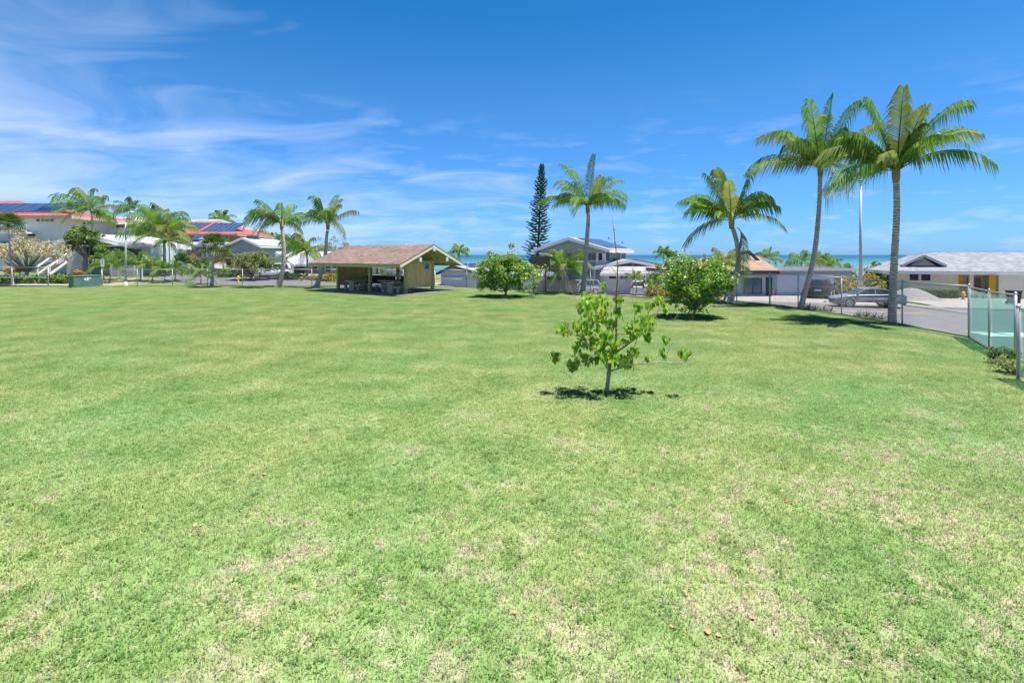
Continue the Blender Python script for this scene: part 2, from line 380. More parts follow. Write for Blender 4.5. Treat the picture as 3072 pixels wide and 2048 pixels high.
rr = ng.nodes.new('FunctionNodeRandomValue'); rr.data_type = 'INT'; rr.inputs[4].default_value = 0; rr.inputs[5].default_value = 3; rr.inputs['Seed'].default_value = 5
mu = ng.nodes.new('ShaderNodeMath'); mu.operation = 'MULTIPLY'; mu.inputs[1].default_value = math.pi/2
cx_ = ng.nodes.new('ShaderNodeCombineXYZ')
ng.links.new(gi.outputs[0], ip.inputs['Points']); ng.links.new(ci.outputs[0], ip.inputs['Instance']); ng.links.new(rv.outputs[2], ip.inputs['Instance Index'])
ng.links.new(rr.outputs[2], mu.inputs[0]); ng.links.new(mu.outputs[0], cx_.inputs[2]); ng.links.new(cx_.outputs[0], ip.inputs['Rotation'])
ng.links.new(ip.outputs[0], go.inputs[0])
md = grass.modifiers.new('scatter', 'NODES'); md.node_group = ng
# ---------------------------------------------------------------- roads, drives, kerbs
ASPHALT = mat('asphalt', (.115, .113, .12), .9, .10, 1.2, .25, 120)
CONC = mat('concrete_drive', (.235, .215, .20), .88, .10, .8, .15, 60)
KERBC = mat('kerb_concrete', (.27, .255, .24), .88, .12, 2.0, .15, 60)
PAINTW = mat('road_paint_white', (.5, .5, .48), .7, .08)
PAINTY = mat('road_paint_yellow', (.42, .30, .13), .7, .1)
def smooth_path(pts, step=1.0):
    """Catmull-Rom through 2-d points"""
    P = [pts[0]]+list(pts)+[pts[-1]]; outp = []
    for i in range(1, len(P)-2):
        p0, p1, p2, p3 = (np.array(P[i+k], float) for k in (-1, 0, 1, 2)); n = max(2, int(np.linalg.norm(p2-p1)/step))
        for k in range(n):
            t_ = k/n; outp.append(.5*((2*p1)+(-p0+p2)*t_+(2*p0-5*p1+4*p2-p3)*t_**2+(-p0+3*p1-3*p2+p3)*t_**3))
    outp.append(np.array(P[-2], float)); return outp
def offset_path(path, d):
    o = []
    for i, p in enumerate(path):
        a = path[max(i-1, 0)]; b = path[min(i+1, len(path)-1)]; dr = (b-a)/np.linalg.norm(b-a); o.append(p+np.array([-dr[1], dr[0]])*d)
    return o
def strip(name, path, d0, d1, lift, m, nd=6, kind='structure', parent=None, thick=0.0):
    mb = MB(); path = [np.array(p, float) for p in path]
    rows = [offset_path(path, lerp(d0, d1, k/nd)) for k in range(nd+1)]
    for i in range(len(path)):
        for k in range(nd+1):
            x, y = rows[k][i]; mb.v.append((x, y, T(x, y)+lift))
    for i in range(len(path)-1):
        for k in range(nd): a = i*(nd+1)+k; mb.f.append((a, a+1, a+nd+2, a+nd+1))
    if thick:
        n0 = len(mb.v); ed = [i*(nd+1) for i in range(len(path))]+[i*(nd+1)+nd for i in reversed(range(len(path)))]
        for e in ed: x, y, z = mb.v[e]; mb.v.append((x, y, z-thick))
        m_ = len(ed)
        for q in range(m_): mb.f.append((ed[q], ed[(q+1) % m_], n0+(q+1) % m_, n0+q))
    me = mb.mesh(name, m, True)
    if me.polygons[0].normal.z < 0: me.flip_normals()
    o = link(name, me, parent)
    if kind: o['kind'] = kind
    return o
MAIN = smooth_path([(90, 8), (60, 19.5), (44, 26.2), (30, 31.6), (22, 34.6), (12, 39.6), (4, 44.6), (-6, 49.6), (-16, 52.2), (-25, 53.4), (-33, 57), (-41, 64), (-48, 71.5), (-55, 80), (-66, 95)], 1.2)
road = strip('road', MAIN, -4.9, 4.9, .05, ASPHALT, 8)
SIDE = smooth_path([(24.5, 33), (24, 25), (22.5, 15), (20, 2), (17, -15)], 1.2)
strip('side_road', SIDE, -5.2, 5.2, .06, ASPHALT, 8)
strip('centre_line', [p for p in MAIN if -2 < p[0] < 27.5], -.06, .06, .075, PAINTY, 1)
strip('centre_line', offset_path([p for p in MAIN if -2 < p[0] < 27.5], .2), -.06, .06, .075, PAINTY, 1)
kf = strip('kerb', MAIN, -5.25, -4.9, .17, KERBC, 1, thick=.3)
strip('kerb', [p for p in MAIN if p[0] < 16], 4.9, 5.25, .17, KERBC, 1, thick=.3) if False else None
strip('pavement', [p for p in MAIN if p[0] < 10], 4.9, 6.2, .16, CONC, 2, thick=.3) if False else None
# painted arrow on the side street
ac = at(2968, 1001, 24.0)
mb = MB(); az = T(ac.x, ac.y)+.08
mb.poly([(ac.x-.45, ac.y-.5, az), (ac.x+.9, ac.y-.7, az), (ac.x+.55, ac.y+.9, az), (ac.x-.25, ac.y+1.0, az)])
tag(mb.build('road_marking', PAINTW), kind='structure')
ac = at(3042, 1000, 24.0); mb = MB(); mb.poly([(ac.x-.3, ac.y-.7, az), (ac.x+.9, ac.y-.9, az), (ac.x+.9, ac.y+.5, az), (ac.x-.3, ac.y+.7, az)])
tag(mb.build('road_marking', PAINTW), kind='structure')
def apron(name, quad, lift, m, n=10):
    """draped four-sided slab"""
    mb = MB(); a, b, c, d = (np.array(q, float) for q in quad)
    for j in range(n+1):
        for i in range(n+1):
            p = lerp(lerp(a, b, i/n), lerp(d, c, i/n), j/n); mb.v.append((p[0], p[1], T(*p)+lift))
    for j in range(n):
        for i in range(n): q = j*(n+1)+i; mb.f.append((q, q+1, q+n+2, q+n+1))
    me = mb.mesh(name, m, True)
    if me.polygons[0].normal.z < 0: me.flip_normals()
    return tag(link(name, me), kind='structure')
apron('driveway', [(31.5, 36.2), (60, 25.5), (66, 49.4), (35.5, 50.2)], .09, CONC, 14)
apron('driveway', [(15.5, 43.0), (30.2, 37.0), (35.0, 49.4), (20.5, 49.4)], .10, CONC, 12)
apron('driveway', [(3.5, 50.5), (13.5, 45.0), (20.5, 60.5), (6.0, 62.5)], .10, CONC, 12)
apron('driveway', [(-24, 58.7), (-15, 58.5), (-17, 61.9), (-27, 62.1)], .05, CONC, 8)
apron('driveway', [(-45.0, 68.5), (-36.5, 61), (-30, 68), (-44, 79)], .07, CONC, 8)
apron('footpath', [(-78, 46.4), (-39.5, 46.4), (-39.5, 48.0), (-78, 48.0)], .12, CONC, 12)
# shallow grey speed-ramp mound by the cream house
mb = MB(); mc = at(2733, 880, 44.5); n = 18
for j in range(n+1):
    for i in range(n+1):
        u_, v_ = i/n*2-1, j/n*2-1; x = mc.x+u_*2.7; y = mc.y+v_*2.4
        mb.v.append((x, y, T(x, y)+.05+1.05*max(0, math.cos(min(1, math.hypot(u_, v_))*math.pi/2))**1.6))
for j in range(n):
    for i in range(n): q = j*(n+1)+i; mb.f.append((q, q+1, q+n+2, q+n+1))
tag(mb.build('gravel_mound', mat('gravel', (.17, .165, .165), .95, .3, 9, .5, 30), None, True), 'smooth grey gravel mound on the concrete before the cream house', 'gravel mound')

# ---------------------------------------------------------------- retaining kerb under the fence
WALLB = mat('brown_block', (.15, .13, .105), .95, .25, 2.5, .4, 25)
kerb_wall = tag(link('retaining_wall', None), 'low brown block wall along the park edge under the fence', 'wall')
for poly_, zt in ((FENCE[1:], .05), (GATE+[(12.6, 11.6), (10.5, 7.6)], .03)):
    for (a, b) in zip(poly_[:-1], poly_[1:]):
        d = math.dist(a, b); k = max(1, round(d/3.0))
        for q in range(k):
            p0 = (lerp(a[0], b[0], q/k), lerp(a[1], b[1], q/k)); p1 = (lerp(a[0], b[0], (q+1)/k), lerp(a[1], b[1], (q+1)/k))
            nx_, ny_ = (b[1]-a[1])/d, -(b[0]-a[0])/d
            nx_, ny_ = (-nx_, -ny_) if inside((a[0]+b[0])/2+nx_*.5, (a[1]+b[1])/2+ny_*.5, LAWN) else (nx_, ny_)
            g_ = .006
            tx, ty = (b[0]-a[0])/d*g_, (b[1]-a[1])/d*g_
            mb = MB(); mb.prism([(p0[0]+tx, p0[1]+ty, -1.5), (p1[0]-tx, p1[1]-ty, -1.5), (p1[0]-tx+nx_*.2, p1[1]-ty+ny_*.2, -1.5), (p0[0]+tx+nx_*.2, p0[1]+ty+ny_*.2, -1.5)], (0, 0, 1.5+zt+rnd.uniform(-.01, .01)))
            mb.build('wall_section', WALLB, kerb_wall)

# ---------------------------------------------------------------- chain link fences
GALV = mat('galvanised_steel', (.36, .37, .375), .55, .10, 8, metal=.55)
WIRE = mat('fence_wire', (.26, .27, .275), .6, .05, metal=.3)
def link_mesh(mb, a, b, z0, z1, pitch=.085, r=.0017):
    a, b = Vector((a[0], a[1], 0)), Vector((b[0], b[1], 0)); Ln = (b-a).length; d = (b-a).normalized(); h = z1-z0; nrm = Vector((-d.y, d.x, 0))
    k = -int(h/pitch)-1
    while k*pitch < Ln:
        for sg in (1, -1):
            s0 = k*pitch if sg == 1 else k*pitch+h
            s1 = s0+sg*h; t0, t1 = 0.0, 1.0
            lo, hi = min(s0, s1), max(s0, s1)
            if hi <= 0 or lo >= Ln: continue
            def tt(s_): return (s_-s0)/(s1-s0)
            ts = sorted((tt(max(lo, 0)), tt(min(hi, Ln))))
            p = a+d*(s0+(s1-s0)*ts[0])+Vector((0, 0, z0+h*ts[0])); q = a+d*(s0+(s1-s0)*ts[1])+Vector((0, 0, z0+h*ts[1]))
            w_ = (q-p).normalized().cross(nrm)*r; i = len(mb.v)
            for e in (p, q): mb.v += [tuple(e+w_), tuple(e-w_*.5+nrm*r), tuple(e-w_*.5-nrm*r)]
            mb.f += [(i, i+1, i+4, i+3), (i+1, i+2, i+5, i+4), (i+2, i, i+3, i+5)]
        k += 1
def fence(name, label, pts, H, spacing, mid=None, rpost=.032, parent_tag='chain link fences round the park', z0=.04, pitch=.085, posts=None):
    root = thing(name, label, 'fence', (pts[0][0], pts[0][1], 0), 0, parent_tag); o = Vector((pts[0][0], pts[0][1], 0))
    P = []
    if posts: P = posts
    else:
        for a, b in zip(pts[:-1], pts[1:]):
            k = max(1, round(math.dist(a, b)/spacing))
            P += [(lerp(a[0], b[0], q/k), lerp(a[1], b[1], q/k)) for q in range(k)]
        P.append(pts[-1])
    wire = MB()
    for i, p in enumerate(P):
        r_ = rpost*1.35 if i in (0, len(P)-1) else rpost
        q = Vector((p[0], p[1], 0))-o
        mb = MB(); mb.tube([q+Vector((0, 0, -.25)), q+Vector((0, 0, H+.03))], r_, 8); mb.lathe([(r_*1.2, H+.02), (r_*1.2, H+.05), (r_*.4, H+.09)], 8, q)
        mb.build('post', GALV, root, True)
        if i+1 < len(P):
            e = Vector((P[i+1][0], P[i+1][1], 0))-o
            MB().tube([q+Vector((0, 0, H)), e+Vector((0, 0, H))], .021, 6).build('top_rail', GALV, root, True)
            if mid and mid(i, len(P)): MB().tube([q+Vector((0, 0, H*.47)), e+Vector((0, 0, H*.47))], .018, 6).build('mid_rail', GALV, root, True)
            link_mesh(wire, q, e, z0, H, pitch)
    tag(wire.build('chain_link_mesh', WIRE, root), kind='stuff')
    return root
fence('chain_link_fence', 'far chain link run left of the green utility box', [(-60, 45.6), (-45.6, 45.6), (-42.3, 45.6)], 1.75, 3.3, lambda i, n: True, pitch=.11)
fence('chain_link_fence', 'far chain link run between the utility box and the picnic shelter', [(-37.4, 45.6), (-18.5, 46.2), (-4, 44.2)], 1.55, 3.1, lambda i, n: i < 5 or i > 7, pitch=.11)
fence('chain_link_fence', 'chain link run curving past the brown sign board and tan roof house', [(-4, 44.2), (2.5, 39.6), (5.8, 37.0), (9.0, 33.6), (13.8, 30.7), (14.9, 28.9)], 1.8, 3.0, lambda i, n: i < 3, pitch=.1)
fence('chain_link_fence', 'near chain link run between the road and the right lawn corner', [(14.9, 28.9), (16, 17.5)], 1.8, 3.4, lambda i, n: i == n-2, pitch=.075, rpost=.03,
      posts=[(14.9, 28.9), (15.45, 27.0), (15.95, 24.2), (16.0, 20.5), (16.0, 17.5)])
# green windscreen panels
def screen_mat():
    m = bpy.data.materials.new('green_windscreen'); m.use_nodes = True; t = m.node_tree; b = t.nodes['Principled BSDF']; o = t.nodes['Material Output']
    b.inputs['Roughness'].default_value = .8
    tc = N(t, 'ShaderNodeTexCoord')
    n = N(t, 'ShaderNodeTexNoise', inp={'Scale': 1.4, 'Detail': 4}); L(t, tc.outputs['Object'], n.inputs['Vector'])
    r = ramp(t, n.outputs[0], [(.3, (.008, .22, .17)), (.7, (.03, .31, .25))]); L(t, r.outputs[0], b.inputs['Base Color'])
    tp = N(t, 'ShaderNodeBsdfTransparent', inp={0: (.55, .92, .85, 1)})
    tl = N(t, 'ShaderNodeBsdfTranslucent'); L(t, r.outputs[0], tl.inputs[0])
    m1 = N(t, 'ShaderNodeMixShader', inp={0: .4}); L(t, b.outputs[0], m1.inputs[1]); L(t, tl.outputs[0], m1.inputs[2])
    mx = N(t, 'ShaderNodeMixShader', inp={0: .66}); L(t, m1.outputs[0], mx.inputs[1]); L(t, tp.outputs[0], mx.inputs[2]); L(t, mx.outputs[0], o.inputs[0])
    return m
SCREEN = screen_mat()
def screened(name, label, cat, pts, H, diag=False, z0=.08, sag=.05):
    root = fence(name, label, pts, H, 2.2, lambda i, n: False, .028, None, z0, .075); root['category'] = cat
    o = Vector((pts[0][0], pts[0][1], 0))
    for a, b in zip(pts[:-1], pts[1:]):
        q = Vector((a[0], a[1], 0))-o; e = Vector((b[0], b[1], 0))-o; nrm = Vector((-(e-q).y, (e-q).x, 0)).normalized()
        mb = MB(); n = 14
        for k in range(n+1):
            for j in range(5):
                p = q.lerp(e, .02+.96*k/n); z = lerp(z0, H-.03, j/4)-(sag*math.sin(k/n*math.pi) if j == 4 else 0)
                mb.v.append(tuple(p+nrm*(.045+.02*math.sin(k*1.3+j))+Vector((0, 0, z))))
        for k in range(n):
            for j in range(4): i = k*5+j; mb.f.append((i, i+5, i+6, i+1))
        mb.build('windscreen', SCREEN, root, True)
        MB().tube([q+Vector((0, 0, z0)), e+Vector((0, 0, z0))], .018, 6).build('bottom_rail', GALV, root, True)
    return root
screened('screened_fence', 'short fence panel wrapped in torn green windscreen by the corner post', 'fence', GATE, 1.78)
screened('park_gate', 'chain link gate with pale green screen at the right picture edge', 'gate', [(11.75, 11.6), (10.9, 9.4), (10.0, 7.2)], 1.66, z0=.12)

# ---------------------------------------------------------------- street lamps
LAMPG = mat('lamp_grey', (.42, .42, .43), .5, .05, metal=.2)
def street_lamp(label, base, H, arm, r0=.11, extra=None):
    root = thing('street_lamp', label, 'street lamp', base, 0, 'street lamps along the roads')
    MB().tube([(0, 0, -.3), (0, 0, H*.5), (0, 0, H)], [r0, r0*.8, r0*.55], 10).build('pole', LAMPG, root, True)
    MB().lathe([(r0*2.0, -.2), (r0*2.0, .12), (r0*1.3, .30), (r0*1.05, .5)], 10).build('base_cover', mat('lamp_base', (.5, .49, .47), .8, .1), root, True)
    a = Vector(arm); e = Vector((0, 0, H))+a
    MB().tube([(0, 0, H-.15), Vector((0, 0, H))+a*.4+Vector((0, 0, .15)), e], [r0*.5, r0*.4, r0*.35], 8).build('arm', LAMPG, root, True)
    d = Vector((a.x, a.y, 0)).normalized() if Vector((a.x, a.y, 0)).length > .01 else Vector((0, 1, 0))
    MB().lathe([(.06, -.1), (.22, -.06), (.24, 0), (.12, .07), (.03, .09)], 12, e+d*.15).build('lamp_head', LAMPG, root, True)
    return root
p = at(2582, 912, 41.0); street_lamp('tall grey street lamp rising behind the grey sedan', (p.x, p.y, T(p.x, p.y)), sz(552, 41)-T(p.x, p.y), (-.75, -1.15, .1), .14)
p = at(377, 858, 47.2); street_lamp('slim white street lamp with raised arm by the left fence', (p.x, p.y, sz(861, 47.2)), sz(664, 47.2)-sz(861, 47.2), (.45, 0, .85), .105)
p = at(1236, 770, 75); street_lamp('distant street lamp whose head shows above the shelter roof', (p.x, p.y, T(p.x, p.y)), sz(733, 75)-T(p.x, p.y)-.3, (-.7, 0, .25), .07)

# ---------------------------------------------------------------- green utility cabinet
BOXG = mat('cabinet_green', (.085, .165, .14), .65, .18, 2.0)
p = at(166, 864, 43.6); root = thing('utility_cabinet', 'squat dark green metal utility cabinet at the lawn edge', 'utility cabinet', (p.x+1.45, 44.6, 0), R(57))
root.scale = (.77, .85, .97)
MB().box(-1.0, 1.55, -.7, .6, .06, 1.02).build('body', BOXG, root)
MB().box(-1.04, 1.59, -.75, .64, 1.022, 1.09).build('lid', mat('cabinet_lid', (.12, .19, .165), .6, .15), root)
MB().box(-1.15, 1.7, -.85, .75, -.05, .055).build('plinth', KERBC, root)
for x0 in (-.97, .29): MB().box(x0, x0+1.23, -.725, -.702, .1, 1.0).build('door', BOXG, root)
for q in ((.0, .14, .66, .86), (.22, .38, .62, .92), (.40, .62, .78, .88)):
    MB().box(q[0], q[1], -.731, -.727, q[2], q[3]).build('sticker', mat('sticker_white', (.7, .72, .72), .6, .1), root)

# ---------------------------------------------------------------- brown sign board seen from the back
BRN = mat('brown_painted_wood', (.21, .125, .095), .8, .15, 4, .2, 30)
p = at(1622, 880, 38.6); root = thing('sign_board', 'brown wooden notice board on two posts seen from behind', 'sign', (p.x, p.y, 0), R(-6))
w = 57/1500*38.6
for dx in (-.55, .37): MB().box(dx-.06, dx+.06, -.15, -.03, -.2, 2.86).build('post', mat('sign_post_wood', (.21, .135, .105), .8, .15, 4, .2, 30), root)
for k in range(5): z0_ = 1.78+k*.205; MB().box(-w/2, w/2, -.025, .03, z0_, z0_+.2).build('board', BRN, root)
# ---------------------------------------------------------------- palms
def ring_bark():
    m = mat('palm_bark', (.32, .265, .235), .95, .25, 5, .5, 14, col2=(.52, .45, .41), spec=.05); t = m.node_tree; b = t.nodes['Principled BSDF']
    src = b.inputs['Base Color'].links[0].from_socket; tc = N(t, 'ShaderNodeTexCoord')
    wv = N(t, 'ShaderNodeTexWave', bands_direction='Z', inp={'Scale': 2.6, 'Distortion': 5.0, 'Detail': 3.0, 'Detail Scale': 2.2}); L(t, tc.outputs['Object'], wv.inputs[0])
    r = ramp(t, wv.outputs[1], [(.0, .38), (.22, .85), (.5, 1.05)]); mm = N(t, 'ShaderNodeMix', data_type='RGBA', blend_type='MULTIPLY', inp={0: 1.0}); L(t, src, mm.inputs[6]); L(t, r.outputs[0], mm.inputs[7]); L(t, mm.outputs[2], b.inputs['Base Color']); return m
BARK = ring_bark()
FROND = leaf_mat('palm_frond', [(.050, .145, .022), (.08, .20, .03), (.125, .25, .042), (.18, .265, .055), (.068, .175, .026)], .5, .4, .15)
FRONDY = leaf_mat('palm_frond_pale', [(.14, .22, .06), (.20, .24, .085), (.10, .19, .04), (.28, .26, .11)], .55, .4, .15)
RACHIS = mat('palm_rachis', (.24, .20, .06), .55, .15, 8)
HUSK = mat('palm_husk', (.26, .17, .09), .9, .3, 6, .4, 20)
DEAD = leaf_mat('dry_frond', [(.25, .19, .11), (.20, .17, .08), (.16, .16, .06)], .8, .3, .1)
def frond(base, tip, arch, wind, seed, nl=40, width=.5, m=None, droop=.42, rs=1.0, hang=None, lw=1.0):
    """one pinnate frond: bowed midrib and two ranks of drooping leaflets"""
    r = random.Random(seed); base, tip = Vector(base), Vector(tip); Ln = (tip-base).length
    c = (base+tip)/2+Vector((0, 0, arch*Ln)) if hang is None else Vector(hang)
    kink = r.uniform(.45, .9)
    def B(t_): return base*(1-t_)**2+c*2*t_*(1-t_)+tip*t_*t_-Vector((0, 0, max(0, t_-kink)**2*Ln*.6))
    mb = MB(); ks = [k/12 for k in range(13)]
    mb.tube([B(k) for k in ks], [lerp(.032, .006, k)*rs for k in ks], 4)
    w0 = Vector(wind)
    up0 = Vector((r.uniform(-.6, .6), r.uniform(-.6, .6), 1)); droop *= r.uniform(.7, 1.8)
    for k in range(nl):
        t_ = .13+.87*(k+.5)/nl; p = B(t_); d = (B(min(1, t_+.02))-B(t_-.02)).normalized()
        s = d.cross(up0)
        if s.length < .15: s = d.cross(Vector((0, 1, .2)))
        s.normalize(); nrm = s.cross(d)
        l = width*(.30+.9*math.sin(math.pi*min(1, t_*.92+.02))**.75)*r.uniform(.75, 1.12)
        if r.random() < .035: continue
        for sg in (1, -1):
            a = .55+.45*t_
            q = (s*sg*math.cos(a)+d*math.sin(a)+nrm*.22).normalized()
            e1 = p+q*l*.5+w0*l*.14-Vector((0, 0, droop*l*.22))
            e2 = p+q*l*(.86)+w0*l*.42-Vector((0, 0, droop*l*(1.2+.7*r.random())))
            wd = (.026+.012*r.random())*(rs*.4+.6)*lw; wv = d*wd
            i = len(mb.v); mb.v += [tuple(p-wv*.6), tuple(p+wv*.6), tuple(e1+wv), tuple(e1-wv), tuple(e2)]
            mb.f += [(i, i+1, i+2, i+3), (i+3, i+2, i+4)]
    return mb
def palm_trunk(root, path, r0, r1, rings=34, flare=1.55):
    path = [Vector(p) for p in path]; P = []
    n = len(path)
    def C(t_):
        f = t_*(n-1); i = min(int(f), n-2); u_ = f-i
        p0, p1, p2, p3 = path[max(i-1, 0)], path[i], path[i+1], path[min(i+2, n-1)]
        return .5*((2*p1)+(p2-p0)*u_+(2*p0-5*p1+4*p2-p3)*u_*u_+(3*p1-p0-3*p2+p3)*u_**3)
    pts, rad = [], []
    for k in range(rings*2+1):
        t_ = k/(rings*2); pts.append(C(t_))
        f = lerp(r0, r1, min(1, t_*1.15))*(1+(flare-1)*math.exp(-t_*14)); rad.append(f*(1.06 if k % 2 else .95))
    MB().tube(pts, rad, 12).build('trunk', BARK, root, True)
def coconut(label, base, trunk, hub, tips, length, r0=.2, r1=.125, wind=(-.6, 0, 0), seed=1, nl=40, width=.55, pale=.25, extra=7, archf=.16, group='coconut palms'):
    """trunk: world points from base to hub; tips: world targets of the fronds that show (x, z), depth filled from the frond length"""
    root = thing('coconut_palm', label, 'palm tree', base, 0, group); b = Vector(base); r = random.Random(seed)
    h = Vector(hub)-b
    r0 *= .82; r1 *= .84
    palm_trunk(root, [Vector(p)-b for p in trunk], r0, r1, 44)
    MB().lathe([(r1*1.0, -.4), (r1*1.3, -.15), (r1*1.35, .1), (r1*.9, .35), (r1*.4, .6)], 10, h).build('crown_shaft', HUSK, root, True)
    k = 0
    for tp in tips:
        dx, dz = tp[0]-hub[0], tp[1]-hub[2]; pl = math.hypot(dx, dz); Ln = max(length*r.uniform(.92, 1.05), pl*1.03)
        dy = math.sqrt(max(0, Ln*Ln-pl*pl))*(1 if k % 2 else -1)*.85
        tip = Vector((dx, dy, dz))
        el = dz/Ln; ar = tp[2] if len(tp) > 2 else archf*(1.15-.5*max(0, el))
        m = FRONDY if r.random() < pale else FROND
        o = frond(h+Vector((dx, dy, 0)).normalized()*.08+Vector((0, 0, .15)), h+tip, ar, wind, seed*100+k, nl, width*1.28*min(1.15, Ln/3.2), m, .45).build('frond', m, root); k += 1
    for q in range(extra):
        a = q*2.4+seed; e = r.uniform(.25, 1.25); Ln = length*r.uniform(.8, 1.0)
        tip = Vector((math.cos(a)*math.cos(e)*Ln, math.sin(a)*math.cos(e)*Ln, math.sin(e)*Ln*.75))+Vector(wind)*.5
        m = FRONDY if r.random() < pale else FROND
        frond(h+Vector((0, 0, .15)), h+tip, .22, wind, seed*100+50+q, nl, width*1.28*Ln/3.2, m, .55).build('frond', m, root)
    return root
def z8(p): return (2250+p[0]*.3495, 220+p[1]*.3495)
def z6(p): return (1900+p[0]*.3188, 460+p[1]*.3188)
def z5(p): return (1380+p[0]*.2934, 460+p[1]*.2934)
def z3(p): return (720+p[0]*.2169, 540+p[1]*.2169)
def z2(p): return (400+p[0]*.2168, 540+p[1]*.2168)
def z1(p): return (p[0]*.2168, 540+p[1]*.2168)
def on(zf, pts, Y): return [at(*zf(p), Y) for p in pts]
def tipsat(zf, pts, Y): return [(sx(zf(p)[0], Y), sz(zf(p)[1], Y))+tuple(p[2:]) for p in pts]
# rightmost tall palm
Y = 21.3
coconut('tallest coconut palm at right beside the grey sedan', (sx(2677, Y)+.15, Y, -.4), [(sx(2677, Y), Y, -.4), (sx(2677, Y), Y, .6), at(2682, 800, Y), at(2690, 640, Y), at(2688, 520, Y)], at(2688, 522, Y),
        tipsat(z8, [(890, 285), (1108, 120), (1205, 165), (1455, 75), (1720, 200), (2080, 430, .30), (1740, 775, .34), (655, 690, .42), (545, 975, .30), (850, 430, .2), (1660, 560, .3), (1010, 900, .2), (1330, 330), (1000, 500)], Y), 3.1, .20, .135, (-.35, -.1, 0), 3, 46, .62, .22, 8)
Y = 28.2
coconut('second tall coconut palm leaning right over the black car', (sx(2404, Y), Y, -.6), [(sx(2402, Y), Y, -.6), at(2407, 905, Y), at(2440, 780, Y), at(2456, 640, Y), at(2461, 520, Y)], at(2461, 512, Y),
        tipsat(z8, [(440, 265), (545, 235), (628, 195), (735, 250), (840, 250), (170, 425, .2), (190, 510, .2), (130, 735, .25), (-50, 835, .22), (790, 480), (950, 480), (480, 620), (560, 985, .3), (700, 620)], Y), 3.6, .21, .13, (-.35, -.1, 0), 5, 46, .66, .22, 7)
Y = 30.3
coconut('short leaning coconut palm with a dead frond hanging down its trunk', (sx(2186, Y), Y, -.1), [(sx(2182, Y), Y, -.1)]+on(z6, [(915, 1380), (955, 1200), (990, 1020), (978, 860), (935, 700)], Y), at(*z6((925, 650)), Y),
        tipsat(z6, [(735, 95), (870, 145), (640, 200), (580, 335), (425, 445, .2), (520, 850, .34), (1055, 170), (1300, 340, .25), (1140, 400, .35), (1475, 660, .26), (780, 260)], Y), 3.2, .26, .15, (-.25, -.1, 0), 7, 44, .62, .2, 7)
palm3 = bpy.data.objects['coconut_palm.002']; b3 = palm3.location
pp = on(z6, [(975, 700), (1045, 820), (1025, 1270)], Y-.35)
frond(pp[0]-b3, pp[2]-b3, 0, (0, 0, -.2), 77, 44, .62, None, .75, 1.0, pp[1]+Vector((.15, 0, .6))-b3).build('dead_frond', FRONDY, palm3)
Y = 37.6
coconut('ringed grey coconut palm before the two storey house', (sx(1742, Y), Y, -.1), [(sx(1742, Y), Y, -.1)]+on(z5, [(1258, 1380), (1283, 1100), (1300, 850), (1312, 680), (1310, 590)], Y), at(*z5((1308, 560)), Y),
        tipsat(z5, [(1358, 35), (1150, 130, .25), (1045, 140, .25), (1000, 220, .25), (1015, 365, .34), (825, 470, .30), (1090, 550, .4), (1225, 590, .4), (1640, 280, .2), (1735, 400, .32), (1500, 490, .4), (1560, 215, .2), (1405, 250), (1480, 420)], Y), 3.3, .25, .16, (-.35, 0, 0), 9, 44, .62, .32, 6)
Y = 44.4
coconut('coconut palm left of the shelter with fronds blown leftwards', (sx(836, Y), Y, -.05), [(sx(834, Y), Y, -.05)]+on(z3, [(560, 1400), (605, 1150), (605, 920), (590, 760), (580, 680)], Y), at(*z3((578, 630)), Y),
        tipsat(z3, [(330, 300, .3), (640, 280), (700, 330), (765, 400), (120, 560, .35), (130, 740, .4), (460, 690, .35), (705, 680, .35), (250, 470, .3), (545, 340), (380, 400, .3)], Y), 3.0, .27, .15, (-.9, 0, 0), 11, 38, .62, .35, 3)
Y = 44.0
coconut('coconut palm just behind the left end of the shelter roof', (sx(955, Y), Y, -.05), [(sx(948, Y), Y, -.05)]+on(z3, [(1085, 1400), (1150, 1200), (1185, 1000), (1195, 820), (1210, 700)], Y), at(*z3((1215, 630)), Y),
        tipsat(z3, [(1030, 220, .3), (1300, 190), (1455, 280), (1595, 380), (1550, 710, .35), (830, 420, .3), (715, 540, .32), (740, 610, .34), (1170, 260), (1240, 330), (1350, 440)], Y), 3.1, .27, .15, (-.7, 0, 0), 13, 38, .62, .25, 4)
def wild_palm(label, px, py_base, hub_px, Y, length, n, seed, r0=.15, wind=(-.8, 0, 0), pale=.3, nl=30, zb=None, width=.5, group='coconut palms'):
    hub = at(hub_px[0], hub_px[1], Y); x0 = sx(px, Y); zb = T(x0, Y)-.1 if zb is None else zb
    r = random.Random(seed); tips = []
    for k in range(n):
        a = k*2.399+seed; e = lerp(1.25, -.55, (k/n)**.9)+r.uniform(-.12, .12)
        tips.append(Vector((math.cos(a)*math.cos(e), math.sin(a)*math.cos(e), math.sin(e)*.9))*length+Vector(wind)*length*.3)
    root = thing('coconut_palm', label, 'palm tree', (x0, Y, zb), 0, group); b = Vector((x0, Y, zb)); h = hub-b
    palm_trunk(root, [(0, 0, 0), h*.35+Vector((.12, 0, 0)), h*.7+Vector((.1, 0, 0)), h], r0, r0*.65, 16)
    MB().lathe([(r0*.7, -.3), (r0*1.0, -.05), (r0*.8, .2), (r0*.3, .4)], 8, h).build('crown_shaft', HUSK, root, True)
    for k, tp in enumerate(tips):
        m = FRONDY if r.random() < pale else FROND
        frond(h+Vector((0, 0, .1)), h+tp, .24, wind, seed*77+k, nl, width*1.5*length/2.4, m, .5, 1.0, None, max(1.0, Y/45)).build('frond', m, root)
    return root
wild_palm('small windblown palm between the two tall palms before the pale roof', 918, 820, (920, 757), 57, 2.6, 15, 21)
